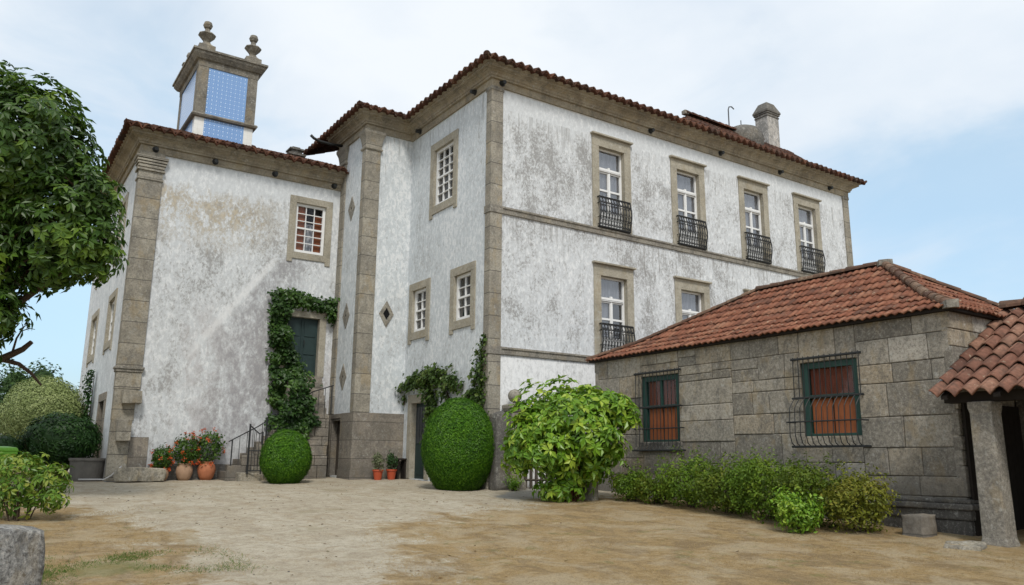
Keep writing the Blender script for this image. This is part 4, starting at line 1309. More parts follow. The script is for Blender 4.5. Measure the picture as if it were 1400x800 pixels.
for sd_, (s0, s1, rws, wm) in enumerate((
        (-SY0, 3.28, [-.9, -.35, .22, .62, 1.18, 1.62, 2.06, 2.62, 3.10], 1.3),
        (3.28, 4.53, [-.9, -.30, .25, 1.0, 2.56, 2.84, 3.10], 1.3),
        (4.53, 6.1, [-.9, -.42, .05, .50, .98, 1.44, 1.80, 2.34, 2.70, 3.10], 1.6),
        (6.1, 7.83, [-.9, -.42, .05, .50, 1.12, 1.52, 1.98, 2.22, 2.70, 3.10], 1.2),
        (7.83, 9.05, [-.9, -.42, .08, .56, 1.05, 2.47, 3.10], .8),
        (9.05, -SY1, [-.9, -.38, .02, .34, .82, 1.36, 1.96, 2.30, 2.76, 3.10], 1.5))):
    part = ashlar(F_st, s0, s1, rws, [(a, b, c, d) for a, b, c, d in SW], 50 + sd_, wmin=.4, wmax=wm)
    mb.add(part.v, part.f, part.t)
mb.build('wall', 'stone_block', ob, bevel=.015, jitter=.014)
mb = MB(); F_st.wall(mb, -SY0 + .02, -SY1 - .02, -.9, 3.08, list(SW), .12)
for i, (a, b, c, d) in enumerate(SW):
    pass
mb.build('mortar', 'mortar', ob)
F_se = Fr((XS, SY1, 0), (1, 0, 0), (0, -1, 0))
mb = ashlar(F_se, -.03, SD, rows, [], 9); mb.build('wall', 'stone_block', ob, bevel=.016)
mb = MB(); mb.box(XS + .13, XS + SD, SY1 + .01, SY0 - .02, -.9, 3.08); 
F_sl = Fr((XS, SY0, 0), (-1, 0, 0), (0, 1, 0))
mbl = ashlar(F_sl, -SD, .03, rows, [], 12); mbl.build('wall', 'stone_block', ob, bevel=.016)
mb.build('core_wall', 'mortar', ob)
# patch of old whitewash on the end wall above the porch roof
mb = MB()
mb.add([(XS + .35, SY1 - .034, 2.05), (XS + 1.25, SY1 - .036, 2.6), (XS + 1.4, SY1 - .036, 2.95), (XS + .75, SY1 - .036, 2.55), (XS + .2, SY1 - .035, 2.25)], ((0, 1, 2, 3, 4),))
mb.build('whitewash_patch', 'plaster_side', ob)
# moulded plinth at the near corner
mb = MB()
for o, z0, z1 in ((.05, -.34, -.18), (.10, -.18, -.08), (.06, -.08, -.01)):
    mb.box(XS - .03 - o, XS + .6, SY1 - .03 - o, SY1 + 4.4, z0, z1)
mb.box(XS - .05, XS + .6, SY1 - .05, SY1 + 4.4, -.9, -.341)
mb.build('plinth', 'stone_dark', ob, bevel=.025)

def stone_window(idx, a, b, c, d):
    F = F_st
    fb = MB()
    F.box(fb, a, a + .13, c, d, -.11, -.03); F.box(fb, b - .13, b, c, d, -.11, -.03)
    F.box(fb, a + .13, b - .13, d - .12, d, -.11, -.032)
    zm = c + (d - c) * .53
    F.box(fb, a + .13, b - .13, zm - .035, zm + .035, -.10, -.034)
    F.box(fb, a + .13, b - .13, c, c + .05, -.11, -.032)
    if idx == 0: F.box(fb, (a + b) / 2 - .025, (a + b) / 2 + .025, zm, d - .12, -.09, -.04)
    wn_ = fb.build('window', 'green_paint', ob, bevel=.006)
    pane(F, (a + .13, b - .13, zm, d - .12), -.07, 'glass_dark', wn_)
    sb = MB()
    m_ = (a + b) / 2
    for p, q in ((a + .15, m_ - .015), (m_ + .015, b - .15)):
        n_ = 4
        for i in range(n_):
            s0 = p + (q - p) * i / n_; s1 = p + (q - p) * (i + 1) / n_
            F.box(sb, s0 + .003, s1 - .003, c + .05, zm - .035, -.105, -.085 + .004 * (i % 2), rnd.random())
    sb.build('shutter', 'shutter', wn_)
    sb = MB()
    n_ = 7
    for i in range(n_):
        s0 = a + .15 + (b - a - .3) * i / n_; s1 = a + .15 + (b - a - .3) * (i + 1) / n_
        F.box(sb, s0 + .003, s1 - .003, zm, d - .12, -.118, -.10)
    sb.build('shutter', 'shutter_dim', wn_)
    # iron cage
    gb = MB()
    x0, x1 = a - .10, b + .10
    zt_, zmid, zb = d + .08, zm - .02, c - .20
    gb.tube([F.P(x0 - .05, zt_, .10), F.P(x1 + .05, zt_, .10)], .024, 6)
    gb.tube([F.P(x0 - .05, zmid, .12), F.P(x1 + .05, zmid, .12)], .022, 6)
    n_ = 12
    for i in range(n_ + 1):
        s = x0 + (x1 - x0) * i / n_
        gb.tube([F.P(s, zt_ + .04, .10), F.P(s, zmid, .12)], .0095, 5)
        if idx == 1:
            gb.tube([F.P(s, zmid, .12), F.P(s, zmid - .10, .22), F.P(s, zmid - .2, .30), F.P(s, zb + .22, .33), F.P(s, zb + .06, .28), F.P(s, zb, .18), F.P(s, zb, .05)], .0095, 5)
        else:
            gb.tube([F.P(s, zmid, .12), F.P(s, zb + .1, .14), F.P(s, zb, .22), F.P(s, zb - .01, .05)], .0095, 5)
    z2 = (zmid + zb) / 2
    dd = .33 if idx == 1 else .14
    gb.tube([F.P(x0 - .06, z2, .05), F.P(x0 - .06, z2, dd), F.P(x1 + .06, z2, dd), F.P(x1 + .06, z2, .05)], .014, 6)
    gb.tube([F.P(x0 - .06, zb, .04), F.P(x0 - .06, zb, .20), F.P(x1 + .06, zb, .20), F.P(x1 + .06, zb, .04)], .022, 6)
    for s in (x0, x1):
        gb.tube([F.P(s, zt_, .10), F.P(s, zt_, -.0)], .014, 6); gb.tube([F.P(s, zmid, .12), F.P(s, zmid, .0)], .014, 6)
    gb.build('window_grille', 'iron', wn_)
    return wn_
for i, q in enumerate(SW): stone_window(i, *q)
# stone sill under the first window
mb = MB(); F_st.box(mb, 3.2, 4.6, .78, .99, -.1, .07); mb.build('sill', 'stone_dark', ob, bevel=.02)

# roof, flatter towards the eaves
def zcurve(t, k=1.0):
    t = t / k
    return (.50 * t if t < .85 else .425 + .675 * (t - .85))
RO = .20; ZE = 3.12; RUN = SD / 2 + RO        # 2.65
LR = 3.65
xa = XS + SD / 2; yR = SY1 + SD / 2; yL = SY0 + RO - LR
x0_, y0_, y1_ = XS - RO, SY0 + RO, SY1 - RO
kL = LR / RUN
hipR = ((x0_, y1_, 0), (RUN, RUN)); 
def plane2(p, d, keep):
    """vertical plane through p along d, keeping the side of point keep"""
    nrm = Vector((d[1], -d[0], 0)).normalized()
    if (Vector((keep[0], keep[1], 0)) - Vector((p[0], p[1], 0))).dot(nrm) > 0: nrm = -nrm
    return ((p[0], p[1], 0), nrm)
fc = (XS + .5, -6.0)
slope((x0_, y0_, ZE), (0, -1, 0), (1, 0, 0), y0_ - y1_, RUN, zcurve,
      [plane2((x0_, y1_), (1, 1), fc), plane2((x0_, y0_), (RUN, -LR), fc)], 'roof', 'tile_roof', ob, period=.155, amp=.019, course=.295, lift=.034, seed=21)
rc = (xa, SY1 + .2)
slope((x0_, y1_, ZE), (1, 0, 0), (0, 1, 0), 2 * RUN, RUN, zcurve,
      [plane2((x0_, y1_), (1, 1), rc), plane2((x0_ + 2 * RUN, y1_), (-1, 1), rc)], 'roof', 'tile_roof', ob, period=.155, amp=.019, course=.295, lift=.034, seed=22)
lc = (xa, SY0 - .2)
slope((x0_ + 2 * RUN, y0_, ZE), (-1, 0, 0), (0, -1, 0), 2 * RUN, LR, lambda t: zcurve(t, kL),
      [plane2((x0_, y0_), (RUN, -LR), lc), plane2((x0_ + 2 * RUN, y0_), (-RUN, -LR), lc)], 'roof', 'tile_roof', ob, period=.155, amp=.019, course=.295, lift=.034, seed=23)
bc = (XS + SD - .5, -6.0)
slope((x0_ + 2 * RUN, y1_, ZE), (0, 1, 0), (-1, 0, 0), y0_ - y1_, RUN, zcurve,
      [plane2((x0_ + 2 * RUN, y1_), (-1, 1), bc), plane2((x0_ + 2 * RUN, y0_), (-RUN, -LR), bc)], 'roof', 'tile_roof', ob, period=.155, amp=.019, course=.295, lift=.034, seed=24)
ZR = ZE + zcurve(RUN)
def hipline(p, d, run, k=1.0):
    return [(p[0] + d[0] * t, p[1] + d[1] * t, ZE + zcurve(t * run) + .02) for t in (0.02, .17, .32, .5, .75, 1.0)]
caps(hipline((x0_, y1_), (RUN, RUN), RUN), 'hip_tiles', 'cap_stone', ob, r=.085, L=.36, seed=5)
caps(hipline((x0_ + 2 * RUN, y1_), (-RUN, RUN), RUN), 'hip_tiles', 'cap_stone', ob, r=.075, L=.42, seed=6)
caps(hipline((x0_, y0_), (RUN, -LR), RUN), 'hip_tiles', 'cap_stone', ob, r=.07, L=.42, seed=7)
caps([(xa, yL, ZR + .01), (xa, yR, ZR + .01)], 'ridge_tiles', 'cap_stone', ob, r=.09, L=.42, seed=8)
for q in (((xa - .05, yR - .05, ZR + .02), (.2, .28, .14)), ((x0_ + .1, y1_ + .1, ZE + .06), (.34, .2, .14))):
    mb = MB(); rock(mb, q[0], q[1], .78, .5, .03); mb.build('hip_end_stone', 'stone_band', ob)
mb = MB(); mb.box(XS - .13, XS + SD + .13, SY1 - .13, SY0 + .13, 3.085, 3.15); mb.box(XS + .55, XS + SD - .55, SY1 + .55, SY0 - .85, 3.16, 3.42); mb.build('eave_board_fill', 'wood_dark', ob)  # eave board, plus unseen fill added to block sky through the tiles

# ------------------------------------------------------------------ porch
po = thing('porch', (1.85, -11.4, -.65), 'open porch with barrel tiled lean-to roof on a square granite column', 'porch')
PX0, PZ0 = 1.45, 1.60
PRUN = 2.88
slope((PX0, SY1 - .045, PZ0), (0, -1, 0), (1, 0, 0), 6.24, PRUN, lambda t: t * .592, [], 'roof', 'tile_porch', po, period=.26, amp=.055, course=.36, lift=.045, thick=.02, seg=8, seed=31)
slope((PX0 + 2 * PRUN, SY1 - 6.285, PZ0), (0, 1, 0), (-1, 0, 0), 6.24, PRUN, lambda t: t * .592, [], 'roof', 'tile_porch', po, period=.26, amp=.055, course=.36, lift=.045, thick=.02, seg=8, seed=32)
caps([(PX0 + PRUN, SY1 - .05, PZ0 + PRUN * .592 + .05), (PX0 + PRUN, SY1 - 6.2, PZ0 + PRUN * .592 + .05)], 'ridge_tiles', 'cap_stone', po, r=.13, seed=9)
mb = MB(); mb.box(1.74, 1.96, SY1 - 6.2, SY1 - .12, 1.50, 1.66)
for i in range(8): mb.box(1.55, 4.3, SY1 - .3 - i * .8 - .09, SY1 - .3 - i * .8, 1.641 + .0, 1.70) if False else None
mb.build('beam', 'wood_dark', po)
for i in range(8):
    y = SY1 - .25 - i * .78
    mb = MB(); q = .05
    mb.hexa([(1.5, y - q, 1.50 + .04), (4.38, y - q, 3.20), (4.38, y + q, 3.20), (1.5, y + q, 1.50 + .04), (1.5, y - q, 1.60), (4.38, y - q, 3.28), (4.38, y + q, 3.28), (1.5, y + q, 1.60)])
    mb.build('rafter', 'wood_dark', po)
# flashing of pale mortar where the roof meets the wall
mb = MB()
mb.hexa([(PX0 + .05, SY1 - .075, 1.63), (3.9, SY1 - .075, 3.05), (3.9, SY1 - .0, 3.05), (PX0 + .05, SY1 - .02, 1.63), (PX0 + .05, SY1 - .075, 1.665), (3.9, SY1 - .075, 3.085), (3.9, SY1 - .0, 3.085), (PX0 + .05, SY1 - .02, 1.665)])
mb.build('mortar_fillet', 'concrete_pale', po)
def column(y):
    mb = MB(); x, hw = 1.84, .16
    prof_ = [(.20, -.80), (.20, -.62), (.175, -.52), (.168, .4), (.163, 1.30), (.163, 1.32), (.18, 1.40), (.18, 1.499)]
    mb.lathe(prof_, (x, y, 0), 4, sq=True)
    return mb.build('column', 'stone_post', po, bevel=.02)
# lathe(4) starts at 45 degrees, so the shaft is square to the walls
column(-11.46); column(-14.4)
mb = MB(); mb.box(PX0 + PRUN, PX0 + PRUN + .3, SY1 - 6.2, SY1 - .05, -.9, 3.2)
mb.build('back_wall', 'stone_dark', po)
mb = MB()
for i in range(12):
    x = 2.42 + i * .165
    mb.box(x + .003, x + .162, SY1 - .085, SY1 - .045, -.7, min(1.55, 1.6 + i * .02), rnd.random())
mb.build('shade_boards', 'wood_dark', po)  # dark boards added to carry the deep shade under the porch
mb = MB()
for i, (y, z0, z1) in enumerate(((-12.3, -.7, -.1), (-12.9, -.7, .3), (-13.6, -.7, -.2))):
    rock(mb, (4.1, y, (z0 + z1) / 2), (.5, .55, z1 - z0), .1, .4, .05, seed=i)
mb.build('stacked_stones', 'stone_dark', po)

def rockthing(name, c, size, rot, mat, label, cat, group=None, rough=.05, seed=1, rn=.16):
    mb = MB(); rock(mb, (c[0], c[1], c[2]), size, rot, .5, rough, 14, seed, rn)
    o = mb.build(name, mat, None, smooth=True, origin_at=(c[0], c[1], c[2] - size[2] / 2))
    return tag(o, label, cat, group)
rockthing('stone_block', (1.72, -10.28, -.50), (.40, .36, .48), .05, 'stone_base', 'rough grey granite block set against the near corner of the outbuilding', 'stone block')
rockthing('stone_block', (-10.98, -7.88, -.55), (1.08, .85, .84), .60, 'stone_fore', 'speckled granite block with rounded edges in the left foreground', 'stone block', rough=.022, seed=6, rn=.33)
rockthing('flat_stone', (1.2, -11.25, -.68), (.7, .5, .14), .4, 'stone_old', 'flat pale stone lying in the dry grass before the porch column', 'stone')
mb = MB(); mb.lathe([(.19, -.55), (.185, 0), (.17, .12), (.12, .155), (.01, .16)], (.58, -3.42, 0), 12)
tag(mb.build('stone_bollard', 'stone_old', None, origin_at=(.58, -3.42, -.45), jitter=.02), 'short round granite bollard under the right side of the large leafy bush', 'bollard')
rockthing('mounting_block', (1.95, -3.75, -.12), (.55, .75, .5), 0, 'stone_dark', 'dark stone step block under the left barred window of the outbuilding', 'stone block', seed=8)

# gate beside the main corner
pl = thing('gate_pillar', (.62, -.32, -.2), 'slender granite gate pillar with ball finial at the corner of the house', 'pillar')
mb = MB(); mb.lathe([(.24, -.45), (.22, 0), (.185, .06), (.175, 1.75), (.22, 1.80), (.25, 1.88), (.25, 1.96), (.12, 2.0)], (.62, -.32, 0), 4, sq=True); mb.build('shaft', 'stone_post', pl, bevel=.015)
mb = MB(); mb.lathe([(.06, 1.98), (.05, 2.03), (.12, 2.06), (.17, 2.13), (.185, 2.20), (.17, 2.28), (.11, 2.35), (.02, 2.38)], (.62, -.32, 0), 16); mb.build('ball_finial', 'stone_band', pl, smooth=True)
rockthing('stone_buttress', (.18, -.28, .75), (.42, .34, 2.0), 0, 'stone_dark', 'dark mossy stone pier between the house corner and the ball topped pillar', 'pier', rough=.03, seed=3)
gt = thing('slat_gate', (1.6, -.9, -.2), 'weathered grey wooden slat gate half hidden behind the large leafy bush', 'gate')
mb = MB()
for i in range(13):
    t = i / 13.0
    x = .85 + 1.45 * t; y = -.45 - 1.05 * t
    mb.box(x, x + .075, y - .02, y + .02, -.16, .66 + .03 * (i % 2), rnd.random())
mb.build('slats', 'wood_grey', gt)
mb = MB()
for z in (.05, .5): mb.tube([(.84, -.42, z), (2.32, -1.47, z)], .03, 4)
mb.build('rails', 'wood_grey', gt)

# ------------------------------------------------------------------ pots, planter, trough
def pot_profile(r, h): return [(r * .55, 0), (r * .80, h * .18), (r * .98, h * .45), (r, h * .62), (r * .88, h * .82), (r * .70, h * .93), (r * .78, h * .96), (r * .80, h), (r * .66, h), (r * .6, h * .88)]
def geranium(loc, r, h, fh, fr, mat, label, seed, spread=1.0):
    t = thing('potted_geranium', loc, label, 'flower pot', 'terracotta pots of red geraniums along the wing wall')
    mb = MB(); mb.lathe(pot_profile(r, h), loc, 20); mb.build('pot', mat, t, smooth=True)
    rg = np.random.default_rng(seed)
    c = np.array(loc) + np.array([0, 0, h + fh * .45])
    p, nn = lumpy([(c[0], c[1], c[2], fr, fr, fh * .62), (c[0] + fr * .5, c[1], c[2] + .1, fr * .6, fr * .6, fh * .4), (c[0] - fr * .4, c[1], c[2] + .05, fr * .6, fr * .6, fh * .4)], 900, rg, .3, .35)
    leaves('foliage', p, nn, .075, 'leaf_ger', t, .9, .1, .7, seed=seed)
    nh = 24
    hp = c + dirs_sphere(nh, rg) * np.array([fr * 1.12, fr * 1.12, fh * .68]); hp[:, 2] = np.maximum(hp[:, 2], loc[2] + h * .9)
    pp = np.repeat(hp, 14, 0) + rg.normal(size=(nh * 14, 3)) * .030
    leaves('blossoms', pp, pp - np.repeat(hp, 14, 0), .045, 'petal', t, .9, .05, .5, seed=seed + 1)
    mb = MB()
    for q in hp:
        mb.tube([(loc[0], loc[1], loc[2] + h * .9), ((loc[0] + q[0]) / 2, (loc[1] + q[1]) / 2, (loc[2] + h + q[2]) / 2), tuple(q)], .006, 4)
    mb.build('stems', 'leaf_ger', t)
    return t
zz = lambda x, y: zground(x, y) - .01
geranium((-6.58, 6.72, zz(-6.58, 6.72)), .20, .36, .62, .28, 'terracotta_pale', 'smallest and palest terracotta pot of red geraniums, next to the stone trough', 41)
geranium((-5.97, 6.72, zz(-5.97, 6.72)), .23, .48, .80, .36, 'terracotta_pale', 'middle terracotta pot of geraniums, with a bleached lower half and leafy top', 45)
geranium((-5.37, 6.70, zz(-5.37, 6.7)), .25, .52, .85, .42, 'terracotta', 'reddest and largest terracotta pot of tall geraniums, nearest the iron gate', 49)
def redpot(x, y, label, seed, mat):
    z = zz(x, y)
    t = thing('potted_plant', (x, y, z), label, 'flower pot', 'red pots by the base of the bay')
    mb = MB(); mb.lathe([(.10, 0), (.145, .26), (.165, .265), (.165, .31), (.14, .31), (.13, .27)], (x, y, z), 18); mb.build('pot', 'red_pot', t, smooth=False)
    rg = np.random.default_rng(seed)
    p, nn = lumpy([(x, y, z + .5, .19, .19, .28), (x - .05, y, z + .62, .12, .12, .2)], 420, rg, .2, .4)
    leaves('foliage', p, nn, .085, mat, t, .45, .1, .8, seed=seed)
    mb = MB()
    for k in range(6):
        a = k * 1.05; mb.tube([(x, y, z + .27), (x + .1 * math.cos(a), y + .1 * math.sin(a), z + .6)], .006, 4)
    mb.build('stems', 'bark', t)
M['leaf_grey'] = leafmat('grey_green_leaf', [(0, (.08, .10, .05)), (.5, (.16, .19, .10)), (1, (.28, .30, .17))], .6, .2, .2)
redpot(-1.02, 4.45, 'left red pot with a pale grey green plant', 60, 'leaf_grey')
redpot(-.58, 4.45, 'right red pot with a dark green bushy plant', 64, 'leaf_dark')
mb = MB(); mb.box(-.36, .0, 4.55, 4.85, .52, .57); mb.box(-.33, -.27, 4.58, 4.82, -.1, .52); mb.box(-.09, -.03, 4.58, 4.82, -.1, .52)
tag(mb.build('plant_stand', 'wood_dark', None), 'small dark plant stand between the red pots and the green glazed door', 'plant stand')

rockthing('stone_trough', (-7.15, 6.55, .08), (1.25, .42, .36), -.03, 'stone_old', 'long lichened granite trough at the foot of the wing corner', 'trough', rough=.03, seed=12, rn=.2)
tb = thing('concrete_planter', (-8.32, 7.75, zz(-8.3, 7.75)), 'round grey concrete planter tub overhung by the dark green shrub', 'planter')
mb = MB(); mb.lathe([(.40, 0), (.46, .55), (.49, .56), (.49, .63), (.42, .63), (.40, .5)], (-8.32, 7.75, zz(-8.3, 7.75)), 28); mb.build('tub', 'concrete', tb, smooth=False)
mb = MB(); mb.lathe([(.40, .5), (.2, .54), (.01, .55)], (-8.32, 7.75, zz(-8.3, 7.75)), 20); mb.build('soil', 'wood_dark', tb)
mb = MB(); mb.tube([(-7.62, 6.62, .30), (-7.72, 6.55, .22), (-7.85, 6.6, .06), (-8.0, 6.75, -.05), (-8.3, 6.9, -.05), (-8.6, 6.95, -.05)], .018, 7)
tag(mb.build('garden_hose', 'hose', None, smooth=True), 'pale garden hose hanging from the stone trough to the ground', 'hose')
bn = thing('garden_bin', (-10.42, 6.6, zz(-10.4, 6.6)), 'bright lime green garden bin behind the foreground bush', 'bin')
mb = MB(); mb.lathe([(.24, 0), (.30, .80), (.33, .81), (.33, .88)], (-10.42, 6.6, zz(-10.4, 6.6)), 4, sq=True); mb.build('body', 'bin', bn, bevel=.05)
mb = MB(); mb.lathe([(.34, .88), (.34, .92), (.30, .98), (.1, 1.01)], (-10.42, 6.6, zz(-10.4, 6.6)), 4, sq=True); mb.build('lid', 'bin', bn, bevel=.04)

# ------------------------------------------------------------------ clipped topiary
def topiary(c, r, label, seed, egg=0.0, n_=22000):
    z0 = zground(c[0], c[1]) - .03
    t = thing('topiary', (c[0], c[1], z0), label, 'topiary')
    rg = np.random.default_rng(seed)
    d = dirs_sphere(n_, rg)
    cz = z0 + r[2] * .93
    def shape(q):
        e_ = 1 + egg * q[:, 2] * -1.0
        lm = np.array([mnoise.noise(Vector(v.tolist()) * 2.6) for v in q]) * .032
        return np.array([c[0], c[1], cz]) + q * np.array(r) * (e_ + lm)[:, None] * np.array([1, 1, 1])
    p = shape(d) + d * rg.normal(0, .022, n_)[:, None]
    p[:, 2] = np.maximum(p[:, 2], z0 + .02)
    ev, ef, et = ell_mesh((0, 0, 0), (1, 1, 1), 28, 18, .45)
    evd = np.array(ev); evd = shape(evd); evd = np.array([c[0], c[1], cz]) + (evd - np.array([c[0], c[1], cz])) * .97
    evd[:, 2] = np.maximum(evd[:, 2], z0 + .01)
    ta = np.array([mnoise.noise(Vector(v.tolist()) * 4.0) for v in d]) * .3 + .46 + rg.normal(0, .26, n_)
    leaves('foliage', p, d, .058, 'leaf_topiary', t, .55, .2, 1.3, tone=ta, extra=(evd, ef, et), seed=seed, dirs=d * .6 + np.array([0, 0, .5]) + rg.normal(size=(n_, 3)) * .8)
    mb = MB(); mb.tube([(c[0], c[1], z0 - .05), (c[0], c[1], z0 + r[2] * .5)], .06, 7); mb.build('trunk', 'bark', t)
topiary((-3.84, 4.35), (.66, .66, .75), 'small round clipped topiary ball beside the stairs', 70)
topiary((-.62, .40), (.93, .93, 1.24), 'large egg shaped clipped topiary near the main corner of the house', 71, egg=.06, n_=38000)

# ------------------------------------------------------------------ big leafy bush
def leaf_whorls(pts, nrm, k, length, rg, spread=1.0):
    """k leaves radiating from every point"""
    P, D, Nn = [], [], []
    for p, q in zip(pts, nrm):
        q = q / (np.linalg.norm(q) + 1e-9)
        a = np.cross(q, [0.3, .2, .9]); a /= np.linalg.norm(a) + 1e-9; b = np.cross(q, a)
        ph = rg.uniform(0, 6.28)
        for i in range(k):
            t = ph + 6.283 * i / k + rg.normal() * .15
            d = (a * math.cos(t) + b * math.sin(t)) * spread + q * rg.uniform(-.1, .5)
            P.append(p + d * length * .08); D.append(d); Nn.append(q + d * .15)
    return np.array(P), np.array(Nn), np.array(D)
bx, by = .05, -3.35
bz = zground(bx, by)
bush = thing('broadleaf_bush', (bx, by, bz), 'large spreading light green bush with broad glossy leaves before the outbuilding', 'bush')
rg = np.random.default_rng(81)
# lobes laid out across the view: t along the screen-right direction of the lawn edge
RX, RY = .829, -.559
def lob(s, dpt, z, r, rz=None): return (bx + RX * s + .559 * dpt, by + RY * s + .829 * dpt, bz + z, r, r, rz or r)
lobes = [lob(-.05, 0, 1.72, .98, .88), lob(-.80, -.1, 1.42, .66, .62), lob(.55, .1, 2.05, .75, .52), lob(1.05, 0, 1.95, .48, .42), lob(-1.08, 0, 1.02, .46, .42), lob(.35, -.45, 1.40, .72, .58), lob(-.45, -.4, 1.05, .66, .50), lob(.80, -.1, 1.22, .46, .40), lob(.05, -.1, .62, .50, .45), lob(-.6, .4, 1.85, .6, .45), lob(-.25, -.1, .22, .55, .24), lob(.45, 0, .8, .45, .4)]
p, nn = lumpy(lobes, 1900, rg, .45, .55, 2.0)
nn[:, 2] += .55
P_, N_, D_ = leaf_whorls(p, nn, 6, .16, rg)
tn = np.clip(np.repeat(rg.normal(.46, .26, len(p)), 6) + rg.normal(0, .14, len(p) * 6), 0, 1)
leaves('foliage', P_, N_, .185, 'leaf_bush', bush, .48, .16, .45, tone=tn, dirs=D_, droop=.05, seed=82)
mb = MB()
for k in range(9):
    a = k * .7; s = rg.uniform(.5, 1.1)
    mb.tube([(bx + .12 * math.cos(a), by + .12 * math.sin(a), bz - .1), (bx + .3 * s * math.cos(a), by + .3 * s * math.sin(a), bz + .6), (bx + .8 * s * math.cos(a), by + .8 * s * math.sin(a), bz + 1.5)], [.045, .035, .015], 6)
mb.build('stems', 'bark_red', bush)

# ------------------------------------------------------------------ row of low shrubs along the outbuilding
def shrub(x, y, r, h, mat, label, seed, n_=1700, ls=.075, group=None, name='low_shrub'):
    z = zground(x, y)
    t = thing(name, (x, y, z), label, 'shrub', group)
    rg = np.random.default_rng(seed)
    h *= .98; lb = [(x, y, z + h * .50, r * 1.06, r * .85, h * .50)]
    for k in range(4):
        a = rg.uniform(0, 6.28); lb.append((x + math.cos(a) * r * .55, y + math.sin(a) * r * .55, z + h * rg.uniform(.40, .85), r * .5, r * .5, h * .34))
    p, nn = lumpy(lb, int(n_ * 2.9), rg, .30, .6, 2.6)
    nn[:, 2] += .4
    p[:, 2] = np.maximum(p[:, 2], z + .03)
    # twig tips poking out
    k = 60
    d = dirs_sphere(k, rg); d[:, 2] = np.abs(d[:, 2]) + .3
    tips = np.array([x, y, z + h * .5]) + d * np.array([r * .95, r * .8, h * .5])
    tp = np.repeat(tips, 9, 0) + np.repeat(d, 9, 0) * rg.uniform(-.14, .17, k * 9)[:, None] + rg.normal(size=(k * 9, 3)) * .02
    P = np.concatenate([p, tp]); Q = np.concatenate([nn, np.repeat(d, 9, 0)])
    tn = np.array([mnoise.noise(Vector(v.tolist()) * 2.5) for v in P]) * .4 + .48 + rg.normal(0, .16, len(P))
    leaves('foliage', P, Q, ls * .92, mat, t, .5, .15, .9, tone=tn, seed=seed)
    mb = MB()
    for k in range(9):
        a = rg.uniform(0, 6.28); q = rg.uniform(.3, .9)
        mb.tube([(x + .08 * math.cos(a), y + .08 * math.sin(a), z - .03), (x + r * .4 * q * math.cos(a), y + r * .4 * q * math.sin(a), z + h * .4), (x + r * .8 * q * math.cos(a), y + r * .8 * q * math.sin(a), z + h * .8)], [.014, .010, .005], 5)
    mb.build('stems', 'bark', t)
    return t
G_ = 'low shrubs along the outbuilding wall'
shrub(1.25, -4.05, .48, .62, 'leaf_shrub_g', 'small leafy shrub just right of the granite bollard', 90, 900, group=G_)
shrub(1.25, -4.85, .42, .50, 'leaf_shrub', 'low shrub below the left barred window beside the stone step block', 91, 800, group=G_)
shrub(1.45, -5.65, .74, .98, 'leaf_shrub_g', 'full green shrub just right of the left barred window', 92, 2100, group=G_)
shrub(1.35, -6.75, .72, .88, 'leaf_shrub', 'middle olive shrub between the two barred windows', 93, 2000, group=G_)
shrub(1.25, -7.75, .78, 1.05, 'leaf_shrub_g', 'tallest shrub of the row, left of the right barred window', 94, 2300, group=G_)
shrub(1.15, -8.75, .74, .98, 'leaf_shrub', 'bronzed shrub under the right barred window', 95, 2100, group=G_)
shrub(1.25, -9.55, .62, .86, 'leaf_shrub_y', 'yellowing shrub at the right end of the row near the plinth', 96, 1600, group=G_)
shrub(.35, -9.05, .40, .52, 'leaf_bush', 'small bright green shrub standing forward of the row on the dry grass', 97, 750, .085, group=G_)

shrub(.35, -.72, .16, .22, 'leaf_bush', 'tiny bright green weed at the foot of the ball topped gate pillar', 98, 90, .06, name='weed')
# ------------------------------------------------------------------ foreground bush on the left
t = thing('hydrangea_bush', (-10.2, -1.2, zground(-10.2, -1.2)), 'yellow green leafy bush behind the foreground granite block', 'bush')
rg = np.random.default_rng(101)
fx, fy, fz = -10.25, -1.1, zground(-10.25, -1.1)
def lob2(s, dpt, z, r, rz=None): return (fx + RX * s + .559 * dpt, fy + RY * s + .829 * dpt, fz + z, r, r, rz or r)
lb = [lob2(.05, 0, .62, .55, .5), lob2(-.75, .1, .42, .5, .42), lob2(.5, 0, .70, .36, .32), lob2(-.05, -.1, .92, .42, .3), lob2(.62, -.1, .42, .25, .25), lob2(-1.4, 0, .35, .5, .42)]
p, nn = lumpy(lb, 560, rg, .3, .5)
nn[:, 2] += .5
P_, N_, D_ = leaf_whorls(p, nn, 6, .15, rg)
tn = np.clip(np.repeat(rg.normal(.5, .22, len(p)), 6) + rg.normal(0, .14, len(p) * 6), 0, 1)
leaves('foliage', P_, N_, .125, 'leaf_fore', t, .40, .14, .35, tone=tn, dirs=D_, droop=.3, seed=102)
mb = MB()
for k in range(14):
    a = rg.uniform(0, 6.28); s = rg.uniform(.3, .9)
    mb.tube([(fx + .15 * math.cos(a), fy + .15 * math.sin(a), fz - .05), (fx + .35 * s * math.cos(a), fy + .35 * s * math.sin(a), fz + .35), (fx + .75 * s * math.cos(a), fy + .7 * s * math.sin(a), fz + .75)], [.014, .011, .006], 5)
mb.build('stems', 'bark', t)

